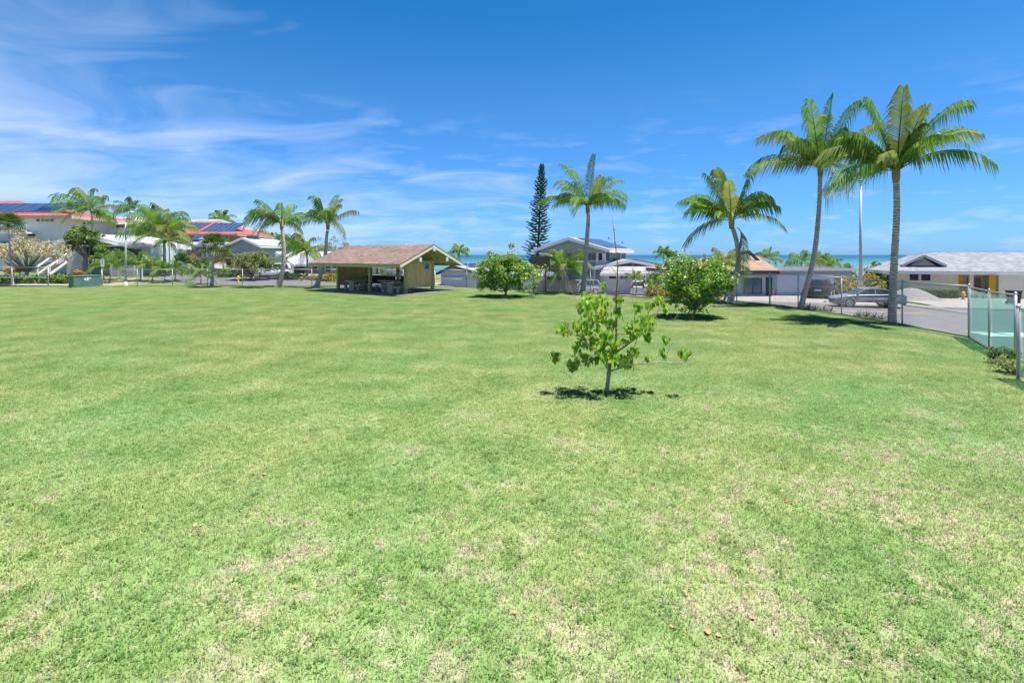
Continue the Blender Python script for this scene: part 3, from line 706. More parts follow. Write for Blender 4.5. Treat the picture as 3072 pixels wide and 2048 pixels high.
wild_palm('broad bushy palm with arching yellow fronds by the uphill road', 491, 800, (490, 695), 60, 3.9, 22, 22, .2, (-.35, 0, 0), .6, 36, None, .5)
wild_palm('windswept palm in front of the tan roofed terrace', 273, 720, (275, 634), 74, 4.3, 18, 23, .22, (-.9, 0, 0), .4)
wild_palm('tall thin palm against the sky above the tan roof', 408, 700, (402, 634), 112, 3.6, 11, 24, .2, (-.8, 0, 0), .1, 22)
wild_palm('distant palm top behind the right end of the red roof', 673, 690, (672, 663), 125, 3.6, 11, 25, .2, (-.4, 0, 0), .2, 22)
wild_palm('trunkless looking yellow palm behind the brown sign board', 1690, 870, (1692, 806), 47, 2.6, 18, 26, .2, (.1, 0, 0), .55, 34)
wild_palm('small garden palm at the white car tail', 1905, 870, (1906, 836), 48, 1.1, 11, 27, .07, (-.2, 0, 0), .2, 20, None, .34)
wild_palm('green palm hidden behind the leaning palm trunk', 2172, 880, (2176, 800), 41, 1.9, 12, 28, .11, (-.2, 0, 0), .25, 24)
for k, (px, py, Y, ln, txt) in enumerate([(1991, 762, 170, 3.3, 'far palm top poking over the sea right of the two storey house'), (2014, 769, 170, 2.4, 'low far palm beside the taller one before the sea'), (2307, 774, 120, 3.0, 'far palm top above the tan roof edge'),
        (2404, 790, 110, 3.4, 'bushy far palm just left of the second tall trunk'), (2458, 785, 130, 3.2, 'far palm just right of the second tall trunk'), (2487, 794, 110, 2.8, 'low far palm before the sea by the tall lamp'), (1379, 757, 190, 4.0, 'lone far palm on the sea horizon right of the shelter'), (2255, 790, 60, 1.0, None)]):
    if txt: wild_palm(txt, px, py, (px, py), Y, ln, 12, 60+k, .18, (-.15, 0, 0), .25, 16, None, .6, 'far palms near the shore')
# young feather palms behind the fence
for k, (px, py, hx, hy, Y, ln, txt) in enumerate([(522, 843, 523, 812, 53, 1.5, 'young palm on the verge left of the uphill road kerb'), (598, 852, 601, 826, 49.5, 1.6, 'young drooping palm right at the road corner'), (504, 805, 506, 728, 58, 1.7, 'slender palm rising beside the broad yellow palm'),
        (327, 850, 327, 800, 51, 1.9, 'bushy young palm left of the slim street lamp'), (358, 830, 358, 772, 54, 1.2, 'thin young palm before the white house window'), (420, 840, 418, 795, 53, 1.9, 'young palm right of the slim street lamp'), (455, 845, 455, 800, 52.5, 1.7, 'yellowing young palm beside the slatted screen'), (492, 850, 490, 812, 51.5, 1.2, 'low young palm at the verge by the road')]):
    wild_palm(txt, px, py, (hx, hy), Y, ln, 12, 80+k, .075, (-.2, 0, 0), .35, 22, None, .42, 'young garden palms on the verge')

# fan palms
FAN = leaf_mat('fan_leaf', [(.035, .085, .02), (.05, .11, .022), (.075, .135, .03)], .5, .3, .3)
def fan_palm(label, base_px, hub_px, Y, R_, n, seed, r0, zb=0.0):
    hub = at(hub_px[0], hub_px[1], Y); x0 = sx(base_px[0], Y); root = thing('fan_palm', label, 'palm tree', (x0, Y, zb), 0, 'fan palms'); h = hub-Vector((x0, Y, zb)); r = random.Random(seed)
    palm_trunk(root, [(0, 0, -.05), h*.4, h*.75, h], r0, r0*.6, 20, 2.0)
    for k in range(n):
        a = k*2.399; e = lerp(1.3, -.5, k/n); dead = k > n*.8
        d = Vector((math.cos(a)*math.cos(e), math.sin(a)*math.cos(e), math.sin(e))); st = h+d*R_*.5; mb = MB()
        mb.tube([h, h+d*R_*.3+Vector((0, 0, .04)), st], [.02, .014, .01], 4)
        s = d.cross(Vector((0, 0, 1))).normalized(); nn = s.cross(d)
        for q in range(15):
            an = (q-7)/7*1.75; v = (d*math.cos(an)+s*math.sin(an)).normalized(); ln = R_*.62*(1-.18*abs(q-7)/7)
            e1 = st+v*ln*.55+nn*.05; e2 = st+v*ln-Vector((0, 0, .22*ln*(1.6 if dead else 1))); wv = v.cross(nn)*.055*R_
            i = len(mb.v); mb.v += [tuple(st), tuple(e1+wv*.5), tuple(e2), tuple(e1-wv*.5)]; mb.f.append((i, i+1, i+2, i+3))
        mb.build('fan_leaf', DEAD if dead else FAN, root)
fan_palm('slim fan palm with pale flared foot in the far fence line', (635, 861), (642, 742), 44.6, 1.55, 34, 5, .13)
fan_palm('short fan palm on the grass bank behind the fence', (670, 812), (670, 776), 62, 1.7, 26, 6, .11, T(sx(670, 62), 62)-.1)
fan_palm('tall slim tree with tufted fan crown at the left edge', (38, 862), (25, 680), 46.6, 1.6, 30, 7, .09)

# ---------------------------------------------------------------- leafy trees and shrubs
def leaf_quads(centers, size, seed, flat=.5, aspect=1.35, fold=.15):
    """many small folded leaves (two triangles each) around given points; returns an MB"""
    r = np.random.RandomState(seed); n = len(centers); c = np.asarray(centers, float)
    nrm = r.randn(n, 3); nrm[:, 2] = np.abs(nrm[:, 2])+flat; nrm /= np.linalg.norm(nrm, axis=1)[:, None]
    t_ = np.cross(nrm, r.randn(n, 3)); t_ /= np.linalg.norm(t_, axis=1)[:, None]; s = np.cross(nrm, t_)
    L_ = size*(.65+.7*r.rand(n))[:, None]; w = L_/aspect*.5
    a = c-t_*L_*.5; b = c+s*w+nrm*L_*fold; d = c-s*w+nrm*L_*fold; e = c+t_*L_*.5-np.array([0, 0, 1])*L_*.12
    mb = MB(); V = np.stack([a, b, e, d], 1).reshape(-1, 3); mb.v = V.tolist(); mb.f = [(i, i+1, i+2, i+3) for i in range(0, 4*n, 4)]
    return mb
def crown_points(center, radii, clumps, per, cr, seed, hollow=.45, squash=.75, low=-1.0):
    r = random.Random(seed); P = []; C = []
    while len(C) < clumps:
        v = Vector((r.gauss(0, 1), r.gauss(0, 1), r.gauss(0, 1))).normalized()
        if v.z < low: continue
        q = lerp(hollow, 1.0, r.random()**.6)*r.uniform(.8, 1.18)*(1+.13*math.sin(v.x*5+seed)*math.cos(v.z*4+v.y*3))
        if r.random() < .07: q *= 1.28
        C.append(Vector((center[0]+v.x*radii[0]*q, center[1]+v.y*radii[1]*q, center[2]+v.z*radii[2]*q)))
    for c in C:
        rr = cr*r.uniform(.6, 1.25)
        for k in range(int(per*r.uniform(.6, 1.3))):
            v = Vector((r.gauss(0, 1), r.gauss(0, 1), r.gauss(0, 1)*squash)); v = v.normalized()*rr*r.random()**.45; P.append(c+v)
    return P, C
WOOD = mat('tree_bark', (.13, .10, .075), .95, .25, 6, .5, 18, col2=(.22, .18, .14))
WOODG = mat('grey_bark', (.22, .19, .165), .95, .2, 6, .4, 18)
def leafy_tree(name, label, cat, base, crown_c, radii, clumps, per, cr, leaf, m, seed, r0=.1, limbs=9, group=None, wood=None, hollow=.45, low=-1.0, fork=.35, flat=.5, aspect=1.35):
    root = thing(name, label, cat, base, 0, group); b = Vector(base); c = Vector(crown_c)-b
    P, C = crown_points(c, radii, clumps, per, cr, seed, hollow, .75, low); r = random.Random(seed)
    mb = MB(); f = Vector((c.x*.3, c.y*.3, max(.15, c.z*fork)))
    mb.tube([(0, 0, -.15), f*.5+Vector((r.uniform(-.04, .04), 0, 0)), f], [r0*1.25, r0, r0*.9], 8)
    mb.build('trunk', wood or WOOD, root, True)
    mb = MB()
    for q in C[:limbs]:
        mid = f.lerp(q, .5)+Vector((0, 0, -.08*radii[2]))
        mb.tube([f-Vector((0, 0, .03)), mid, q], [r0*.55, r0*.34, r0*.12], 5)
    mb.build('limbs', wood or WOOD, root, True)
    leaf_quads(P, leaf, seed, flat, aspect).build('crown', m, root)
    return root
LEAFB = leaf_mat('milo_leaf', [(.075, .18, .025), (.11, .25, .035), (.16, .31, .05), (.21, .34, .07), (.095, .22, .03), (.13, .27, .04), (.18, .32, .055), (.38, .30, .06)], .38, .3, .45)
LEAFO = leaf_mat('olive_leaf', [(.13, .18, .06), (.19, .24, .085), (.25, .29, .12), (.16, .21, .07)], .55, .3, .25)
LEAFD = leaf_mat('dark_leaf', [(.03, .09, .02), (.05, .13, .025), (.075, .17, .035), (.10, .2, .045)], .45, .3, .35)
LEAFM = leaf_mat('garden_leaf', [(.07, .15, .03), (.10, .19, .04), (.15, .24, .06), (.2, .26, .075)], .5, .3, .3)
CROT = leaf_mat('croton_leaf', [(.10, .17, .02), (.28, .27, .03), (.45, .33, .03), (.12, .15, .025), (.35, .2, .03)], .5, .25, .3)
ORNG = leaf_mat('bromeliad_leaf', [(.45, .2, .05), (.5, .3, .06), (.4, .14, .06)], .6, .25, .2)
FLOW = leaf_mat('plumeria_leaf', [(.50, .46, .42), (.55, .49, .36), (.26, .22, .18), (.36, .32, .22), (.60, .56, .52), (.14, .19, .07)], .7, .3, .1)
Y = 23.2; b = (sx(2083, Y), Y, 0)
leafy_tree('milo_tree', 'round bright green tree right of the thin young tree', 'tree', b, (sx(2090, Y), Y, 1.66), (1.62, 1.45, 1.12), 150, 44, .33, .15, LEAFB, 31, .06, 22, None, WOODG, .38, -1, .22)
leafy_tree('milo_tree', 'pale feathery tree top behind the round green tree', 'tree', (sx(2075, 35.5), 36, T(sx(2075, 35.5), 36)), (sx(2100, 36)+.3, 36, 1.75), (1.45, 1.0, 1.05), 60, 36, .3, .12, LEAFM, 32, .07, 6)
Y = 34.4; b = (sx(1516, Y), Y, 0)
leafy_tree('milo_tree', 'dense rounded green tree between the shelter and the sign board', 'tree', b, (sx(1522, Y), Y, 1.78), (2.05, 1.8, 1.25), 190, 44, .36, .16, LEAFB, 33, .075, 20, None, WOOD, .4, -1, .22)
Y = 55; leafy_tree('shade_tree', 'wide olive green tree on two trunks behind the far fence', 'tree', (sx(752, Y), Y, T(sx(752, Y), Y)-.1), (sx(762, Y), Y, 1.75), (2.25, 2.0, 1.35), 150, 46, .36, .16, LEAFO, 34, .16, 10, None, WOOD, .45, -.5, .45)
Y = 56; leafy_tree('broadleaf_tree', 'dark leaning tree beside the white stair railing', 'tree', (sx(270, Y), Y, .4), (sx(248, Y), Y, 4.9), (1.9, 1.3, 1.5), 64, 34, .42, .24, LEAFM, 35, .2, 9, None, WOODG, .4, -.8, .45)
leafy_tree('broadleaf_tree', 'light green leafy shrub left of the slim street lamp', 'shrub', (sx(312, 53), 53, T(sx(312, 53), 53)), (sx(305, 53), 53, 2.6), (1.1, 1.0, 1.5), 36, 34, .3, .18, LEAFM, 36, .07, 5)
Y = 50.5; root = leafy_tree('plumeria_tree', 'spreading plumeria with pale blossom and bare twisted limbs', 'tree', (sx(76, Y), Y, .05), (sx(92, Y), Y, 3.05), (3.7, 2.4, 1.35), 150, 34, .42, .2, FLOW, 37, .17, 22, None, WOODG, .55, -.35, .38, .2, 1.8)
# bushes and hedges
def bush(name, label, cat, px, py, Y, radii, clumps, per, cr, leaf, m, seed, z=None, group='garden shrubs behind the fence'):
    x = sx(px, Y); z = T(x, Y) if z is None else z
    root = thing(name, label, cat, (x, Y, z), 0, group)
    P, C = crown_points((0, 0, radii[2]*.55), radii, clumps, per, cr, seed, .35, .8, -.5)
    leaf_quads(P, leaf, seed).build('foliage', m, root)
    mb = MB()
    for q in C[:6]: mb.tube([(0, 0, -.1), q*.5, q], [.03, .02, .008], 4)
    mb.build('stems', WOOD, root); return root
bush('croton_bush', 'yellow croton bush right of the white car', 'shrub', 1972, 870, 38.5, (1.15, .9, 1.1), 40, 36, .3, .16, CROT, 41)
bush('croton_bush', 'bright yellow croton left of the tall lamp pole', 'shrub', 2545, 880, 45, (1.4, 1.0, 1.35), 46, 36, .34, .2, CROT, 42)
bush('croton_bush', 'second croton right of the tall lamp pole', 'shrub', 2608, 878, 46, (1.3, 1.0, 1.5), 44, 36, .34, .2, CROT, 43)
bush('leafy_shrub', 'white flowered green shrub beside the garage corner', 'shrub', 2540, 850, 50, (1.2, 1.0, 2.1), 50, 34, .36, .22, LEAFM, 44)
bush('leafy_shrub', 'round green tree top left of the cream house roof', 'shrub', 2640, 850, 55, (1.6, 1.3, 2.4), 60, 34, .4, .24, LEAFM, 45)
bush('leafy_shrub', 'dark green shrub under the cream eave corner', 'shrub', 2662, 850, 51, (1.0, .8, 1.5), 40, 34, .34, .2, LEAFD, 46)
bush('leafy_shrub', 'dark shrub filling the gap between croton and round green tree', 'shrub', 1985, 850, 41, (1.5, 1.2, 2.2), 60, 36, .36, .2, LEAFM, 47)
bush('leafy_shrub', 'big green shrub mass behind the round green tree', 'shrub', 2040, 850, 41, (1.8, 1.3, 2.3), 70, 36, .38, .2, LEAFM, 48)
for k, (px, py, Y, rx, rz, m, txt) in enumerate([(548, 790, 66, 1.9, 1.7, LEAFD, 'tall dark bush at the left end of the roadside hedge'), (590, 802, 64, 2.0, 1.15, LEAFD, 'long low dark hedge behind the white mailbox'), (618, 804, 63.5, 1.1, .9, LEAFM, 'light tip at the right end of the roadside hedge'),
        (575, 780, 72, 1.1, 1.0, ORNG, 'orange flowering bush above the roadside hedge'), (430, 760, 70, 3.0, 2.2, LEAFM, 'green bush mass left of the broad yellow palm'), (455, 740, 78, 3.5, 3.2, LEAFO, 'olive shrubs behind the broad yellow palm'), (375, 715, 80, 2.0, 1.6, LEAFM, 'shrub under the white balustrade'), (560, 720, 84, 1.8, 2.0, LEAFM, 'palm like shrub left of the grey hip roof'),
        (815, 720, 120, 6.0, 2.4, LEAFM, 'distant green tree tops left of the taller palm'), (745, 705, 122, 3.5, 2.2, LEAFO, 'distant shrub on the skyline beside the orange tree'), (785, 715, 121, 2.4, 2.6, ORNG, 'orange flowering tree on the skyline'), (1000, 745, 115, 4.5, 3.2, LEAFO, 'distant tree tops just left of the shelter ridge'), (1085, 735, 120, 3.0, 2.0, LEAFO, 'distant dry tree behind the left shelter palm'),
        (690, 830, 58, 1.5, .8, LEAFM, 'planter shrubs on the beige block wall'), (1200, 800, 62, 2.6, 2.0, LEAFM, 'green shrubs seen through the shelter'), (985, 830, 55.4, 2.2, .45, CROT, 'yellow flowering hedge along the block wall'), (870, 835, 56, 1.6, .5, LEAFD, 'low green plants along the block wall')]):
    bush('leafy_shrub', txt, 'shrub', px, py, Y, (rx, rx*.7, rz), int(26+rx*12), 32, .24+rx*.07, .14+rx*.03, m, 300+k)
for k, (px, w) in enumerate([(20, 2.6), (95, 3.0), (150, 2.0)]):
    bush('ground_cover', ['low green ground cover at the far left fence', 'green ground cover bed under the plumeria', 'sparse ground cover left of the utility cabinet'][k], 'plants', px, 842, 48.9, (w, .9, .5), 50, 30, .34, .2, LEAFM, 340+k, .1)
for k, (px, py, Y, txt) in enumerate([(28, 815, 52, 'orange bromeliads at the left edge under the slim tree'), (58, 813, 52, 'pink orange bromeliads below the plumeria'), (235, 822, 55, 'orange bromeliads at the stair foot')]):
    bush('bromeliad_clump', txt, 'plants', px, py, Y, (.45, .4, .4), 16, 22, .2, .18, ORNG, 350+k, sz(py+6, Y), 'orange bromeliad clumps')
bush('fence_weed', 'dark green weed shrub at the foot of the gate post', 'shrub', 3012, 1085, 13.3, (.30, .26, .36), 30, 32, .12, .055, LEAFD, 360, 0.0)
bush('fence_weed', 'grey green weed sprawling before the gate hinge', 'shrub', 3040, 1120, 12.2, (.3, .3, .3), 24, 30, .12, .05, LEAFO, 361, 0.0)
# spiky agaves outside the right fence
AGV = leaf_mat('agave_leaf', [(.10, .15, .07), (.14, .19, .09), (.18, .22, .11)], .55, .15, .3)
for k, (px, py, Y) in enumerate([(2410, 912, 26.5), (2432, 918, 26.2), (2455, 922, 25.6), (2475, 928, 25.2), (2560, 938, 23.2), (2580, 942, 22.9), (2602, 948, 22.6), (2622, 953, 22.1)]):
    x = sx(px, Y)+.25; root = tag(MB().build('agave', AGV), ['agave tuft left in the row by the second tall palm', 'agave tuft second in the row by the second tall palm', 'agave tuft third in the row by the second tall palm', 'agave tuft last in the row by the second tall palm', 'agave tuft left in the row by the sedan', 'agave tuft second in the row by the sedan', 'agave tuft third in the row by the sedan', 'agave tuft nearest the tallest palm trunk'][k], 'agave', 'spiky agave tufts outside the fence')
    mb = MB(); r = random.Random(k)
    for q in range(16):
        a = q*2.4; e = r.uniform(.5, 1.35); d = Vector((math.cos(a)*math.cos(e), math.sin(a)*math.cos(e), math.sin(e))); ln = r.uniform(.32, .55); s = d.cross(Vector((0, 0, 1))).normalized()*.03
        mb.prism([-s, s, d*ln*.55+s*.9+Vector((0, 0, .02)), d*ln, d*ln*.55-s*.9+Vector((0, 0, .02))], s.cross(d).normalized()*.012)
    old = root.data; root.data = mb.mesh('agave', AGV); bpy.data.meshes.remove(old); root.location = (x, Y, -.12)

# ---------------------------------------------------------------- Norfolk pine
PINE = leaf_mat('pine_needles', [(.05, .115, .055), (.07, .15, .065), (.095, .19, .075), (.12, .22, .085)], .6, .15, .2)
Y = 78; zb = T(sx(1610, Y), Y); H = sz(489, Y)-zb; root = thing('norfolk_pine', 'tall narrow dark pine with tiered branches against the sky', 'pine tree', (sx(1608, Y), Y, zb))
lean = Vector((sx(1626, Y)-sx(1608, Y), 0, 0))
MB().tube([lean*(k/8)+Vector((0, 0, H*k/8)) for k in range(9)], [lerp(.26, .03, k/8) for k in range(9)], 8).build('trunk', mat('pine_bark', (.09, .075, .07), .95, .2), root, True)
nd = MB(); br = MB(); r = random.Random(4); z = H*.14
while z < H*.985:
    f = z/H; top = lean*f+Vector((0, 0, z)); Rr = 3.0*(1-f)**.62*(0.86+.14*math.sin(f*40)); k = 6
    for q in range(k):
        if f < .5 and r.random() < .12: continue
        a = q*math.pi*2/k+z*1.7+r.uniform(-.2, .2); ln = Rr*r.uniform(.75, 1.12)
        d = Vector((math.cos(a), math.sin(a), 0)); e = top+d*ln+Vector((0, 0, .10*ln+.25*f)); md = top+d*ln*.5+Vector((0, 0, -.05*ln))
        br.tube([top, md, e], [.035, .025, .01], 4)
        nb = max(4, int(ln*8))
        for j in range(nb):
            t_ = .22+.78*(j+.5)/nb; p = (top.lerp(md, t_*2) if t_ < .5 else md.lerp(e, t_*2-1))
            for sg in (-1, 1):
                s = d.cross(Vector((0, 0, 1)))*sg; tw = (s*.75+d*.55+Vector((0, 0, .55))).normalized(); l2 = (.42-.14*t_)*r.uniform(.7, 1.2)*(.65+.35*(1-f))
                c2 = tw.cross(Vector((0, 0, 1))).normalized()*.075; u2 = c2.cross(tw).normalized()*.07
                for cc in (c2, u2):
                    i = len(nd.v); nd.v += [tuple(p-cc*.6), tuple(p+cc*.6), tuple(p+tw*l2*.6+cc*1.2), tuple(p+tw*l2), tuple(p+tw*l2*.6-cc*1.2)]; nd.f.append((i, i+1, i+2, i+3, i+4))
    z += lerp(.56, .25, f)
br.build('branches', MATS['pine_bark'], root); nd.build('crown', PINE, root)
# ---------------------------------------------------------------- picnic shelter
def shingle_mat(name, c1, c2, row=.14, w=.32, c3=None, axis_swap=False):
    if name in MATS: return MATS[name]
    m = bpy.data.materials.new(name); m.use_nodes = True; MATS[name] = m; t = m.node_tree; b = t.nodes['Principled BSDF']; b.inputs['Roughness'].default_value = .95; b.inputs['Specular IOR Level'].default_value = .1
    tc = N(t, 'ShaderNodeTexCoord')
    mp = N(t, 'ShaderNodeMapping'); L(t, tc.outputs['Object'], mp.inputs[0])
    br = N(t, 'ShaderNodeTexBrick', inp={'Scale': 1.0, 'Mortar Size': .006, 'Brick Width': w, 'Row Height': row, 'Color1': (*c1, 1), 'Color2': (*c2, 1), 'Mortar': (*[x*.55 for x in c1], 1), 'Bias': -.1}, offset=.5)
    if axis_swap:
        mp.inputs['Rotation'].default_value = (0, 0, R(90))
    L(t, mp.outputs[0], br.inputs['Vector'])
    n = N(t, 'ShaderNodeTexNoise', inp={'Scale': .9, 'Detail': 6, 'Roughness': .65}); L(t, tc.outputs['Object'], n.inputs['Vector'])
    r = ramp(t, n.outputs[0], [(.3, .78), (.7, 1.2)])
    mm = N(t, 'ShaderNodeMix', data_type='RGBA', blend_type='MULTIPLY', inp={0: 1.0}); L(t, br.outputs[0], mm.inputs[6]); L(t, r.outputs[0], mm.inputs[7]); L(t, mm.outputs[2], b.inputs['Base Color'])
    bp = N(t, 'ShaderNodeBump', inp={'Strength': .4, 'Distance': .02}); L(t, br.outputs[1], bp.inputs['Height']); bp.invert = True; L(t, bp.outputs[0], b.inputs['Normal'])
    return m
SH_BROWN = shingle_mat('brown_shingles', (.14, .098, .084), (.215, .158, .138))
OLIVE = mat('olive_paint', (.38, .35, .17), .7, .12, 3)
TANB = mat('tan_board', (.66, .43, .21), .75, .14, 2.5, .15, 30)
WHTW = mat('white_painted_wood', (.55, .54, .52), .7, .08, 4)
DKW = mat('dark_stained_wood', (.075, .06, .045), .85, .2, 4)
SLAB = mat('shelter_slab', (.22, .20, .185), .9, .15, 1.5, .15, 40)
N0 = Vector((-7.85, 36.9, 0)); ud = Vector((-.842, .539, 0)).normalized(); ang = math.atan2(-ud.y, -ud.x)
# local axes: x runs along the ridge to the LEFT end (u), y runs back (v)
pav = link('picnic_shelter', None); tag(pav, 'open brown roofed picnic shelter with tan gable wall on the lawn', 'picnic shelter')
vd = Vector((.539, .842, 0)).normalized()
pav.matrix_world = Matrix(((ud.x, vd.x, 0, N0.x), (ud.y, vd.y, 0, N0.y), (0, 0, -1, 0), (0, 0, 0, 1))) if False else Matrix.Translation(N0) @ Matrix.Rotation(math.atan2(vd.y, vd.x)-math.pi/2, 4, 'Z')
# after that rotation local +y = v, local +x = -u
def pb(name, m, *boxes, parent=pav):
    mb = MB()
    for b_ in boxes: mb.box(*b_)
    return mb.build(name, m, parent)
LX, VX = 7.6, 2.95
pb('floor_slab', SLAB, (-9.0, 1.05, -1.9, 4.9, -.1, .07))
for (x, y) in ((0, 0), (-3.8, 0), (-LX, 0), (0, VX), (-3.8, VX), (-LX, VX)):
    pb('post', OLIVE, (x-.1, x+.1, y-.1, y+.1, .065, 2.42+.40*(1 if False else 0)))
ZE, ZR, V0, V1, UL, UR = 2.2, 3.62, -1.99, 4.93, -8.62, 1.46
vm = (V0+V1)/2
for (ya, za, yb, zb_) in ((V0, ZE, vm, ZR), (vm, ZR, V1, ZE)):
    sl = (zb_-za)/(yb-ya); nn = Vector((0, -sl, 1)).normalized()
    mb = MB(); mb.prism([(UL, ya, za), (UR, ya, za), (UR, yb, zb_), (UL, yb, zb_)], nn*.05); mb.build('roof_slope', SH_BROWN, pav)
    mb = MB(); mb.prism([(UL+.02, ya+.02, za-.035), (UR-.02, ya+.02, za-.035), (UR-.02, yb, zb_-.035), (UL+.02, yb, zb_-.035)], nn*.03); mb.build('roof_deck', OLIVE, pav)
    for x in (UL-.002, UR-.048):
        mb = MB(); mb.prism([(x, ya-.01, za-.22), (x, ya-.01, za+.0), (x, yb, zb_+.0), (x, yb, zb_-.22)], (.05, 0, 0)); mb.build('barge_board', mat('cream_trim', (.58, .54, .40), .7, .08), pav)
        mb = MB(); mb.prism([(x-.01, ya-.01, za+.002), (x-.01, ya-.01, za+.055), (x-.01, yb, zb_+.055), (x-.01, yb, zb_+.002)], (.065, 0, 0)); mb.build('roof_edge', DKW, pav)
    for k in range(11):
        x = lerp(UL+.5, UR-.4, k/10)
        mb = MB(); mb.prism([(x-.05, ya+.06, za-.16), (x+.05, ya+.06, za-.16), (x+.05, yb, zb_-.16), (x-.05, yb, zb_-.16)], nn*.12); mb.build('rafter', OLIVE, pav)
pb('fascia', OLIVE, (UL+.05, UR-.05, V0-.03, V0+.02, ZE-.2, ZE+.005)); pb('fascia', OLIVE, (UL+.05, UR-.05, V1-.02, V1+.03, ZE-.2, ZE+.005))
pb('ridge_beam', OLIVE, (UL+.1, UR-.05, vm-.08, vm+.08, ZR-.42, ZR-.14)); pb('beam_end', WHTW, (UR-.04, UR+.06, vm-.13, vm+.13, ZR-.45, ZR-.12))
for y in (-.0, VX):
    pb('purlin', OLIVE, (UL+.2, UR-.08, y-.07, y+.07, 2.43, 2.68)); pb('beam_end', WHTW, (UR-.07, UR+.05, y-.12, y+.12, 2.40, 2.70))
for y, sg in ((0, 1), (VX, -1)): MB().bar((.55, y+sg*.06, 2.40), (.55, vm-sg*.3, 3.2), .07).build('gable_strut', OLIVE, pav)
pb('tie_beam', OLIVE, (-.06, .06, .1, VX-.1, 2.2, 2.42)); pb('tie_beam', OLIVE, (-LX-.06, -LX+.06, .1, VX-.1, 2.2, 2.42))
# gable end walls of vertical boards
for wx, m in ((0.0, TANB), (-LX, TANB)):
    nb = 14; wdt = (VX-.2)/nb
    for k in range(nb): pb('board', m, (wx-.02, wx+.025+(k % 2)*.006, .1+k*wdt+.004, .1+(k+1)*wdt-.004, .70, 2.2))
    pb('skirt_board', mat('tan_skirt', (.64, .40, .18), .75, .12, 3), (wx-.035, wx+.05, .1, VX-.1, .42, .70))
    pb('head_board', OLIVE, (wx-.03, wx+.04, .1, VX-.1, 2.2, 2.2+.22)) if False else None
nb = 26
for k in range(nb): pb('back_board', DKW, (-LX+.1+k*(LX-.2)/nb+.004, -LX+.1+(k+1)*(LX-.2)/nb-.004, VX-.02, VX+.03, .42, 1.12)) if abs(-LX+.1+(k+.5)*(LX-.2)/nb+3.8) > .2 else None
pb('counter_top', WHTW, (-LX+.1, -.1, VX-.12, VX+.1, 1.122, 1.16))
MB().box(.06, .075, 1.95, 2.5, 1.72, 2.28).build('notice_frame', WHTW, pav)
def poster_mat():
    m = bpy.data.materials.new('notice_print'); m.use_nodes = True; t = m.node_tree; b = t.nodes['Principled BSDF']; b.inputs['Roughness'].default_value = .4
    tc = N(t, 'ShaderNodeTexCoord'); n = N(t, 'ShaderNodeTexNoise', inp={'Scale': 7, 'Detail': 3}); L(t, tc.outputs['Object'], n.inputs['Vector'])
    r = ramp(t, n.outputs[0], [(.35, (.02, .05, .07)), (.5, (.04, .16, .18)), (.62, (.10, .26, .28)), (.75, (.3, .42, .45))]); L(t, r.outputs[0], b.inputs['Base Color']); return m
MB().box(.075, .08, 2.0, 2.45, 1.77, 2.23).build('notice_picture', poster_mat(), pav)
# pale banner hung on the inner left wall
banner = thing('hanging_banner', 'pale ragged paper garland hung on the inner left shelter wall', 'banner', pav.matrix_world @ Vector((-LX+.06, 1.3, 0)), pav.matrix_world.to_euler().z)
for k in range(6):
    y = k*.19-.5; mb = MB(); n = 5; ln = [.95, .55, .62, .7, .58, .5][k]
    for j in range(n+1): mb.v += [(.02+.02*math.sin(j+k), y, 2.05-ln*j/n), (.03+.02*math.sin(j*1.3+k), y+.15, 2.05-ln*j/n-.03*math.sin(k))]
    for j in range(n): mb.f.append((2*j, 2*j+1, 2*j+3, 2*j+2))
    o = mb.build('streamer', mat('pale_paper', (.55, .52, .36), .8, .1), banner); sm = o.modifiers.new('thickness', 'SOLIDIFY'); sm.thickness = .004
TBL = mat('table_concrete', (.33, .31, .25), .85, .12, 3, .1, 30)
def picnic_table(label, lx, ly, along=0):
    p = pav.matrix_world @ Vector((lx, ly, .07)); root = thing('picnic_table', label, 'picnic table', p, pav.matrix_world.to_euler().z+along, 'picnic tables in the shelter')
    MB().box(-.9, .9, -.38, .38, .70, .77).build('table_top', mat('table_top', (.48, .46, .42), .8, .1, 3), root)
    for x in (-.55, .55): MB().box(x-.08, x+.08, -.28, .28, 0, .7).build('pedestal', TBL, root)
    for y in (-.75, .75):
        b_ = MB().box(-.85, .85, y-.15, y+.15, .40, .46).build('bench', MATS['table_top'], root)
        for x in (-.55, .55): MB().box(x-.07, x+.07, y-.11, y+.11, 0, .4).build('bench_leg', TBL, b_)
    return root
picnic_table('picnic table at the front right of the shelter', -1.15, .15, R(90)); picnic_table('picnic table at the left end of the shelter', -5.6, .3, R(90)); picnic_table('picnic table at the back middle of the shelter', -3.4, 1.6)
p = pav.matrix_world @ Vector((-2.2, VX, 1.16))
mb = MB(); mb.lathe([(.38, 0), (.37, .08), (.30, .2), (.18, .28), (.05, .32)], 16); tag(mb.build('red_dome', mat('red_plastic', (.5, .04, .04), .4, .05), None, True), 'red plastic dome on the counter at the back of the shelter', 'lid').location = p
p = at(1178, 822, 52); root = thing('garden_umbrella', 'teal garden umbrella seen through the back of the shelter', 'umbrella', (p.x, p.y, T(p.x, p.y)))
h = 2.3-0; MB().tube([(0, 0, 0), (0, 0, 2.6)], .025, 6).build('pole', GALV, root); MB().lathe([(1.1, 2.1), (1.08, 2.14), (.5, 2.45), (.04, 2.6)], 8).build('canopy', mat('teal_cloth', (.03, .25, .22), .7, .1), root)

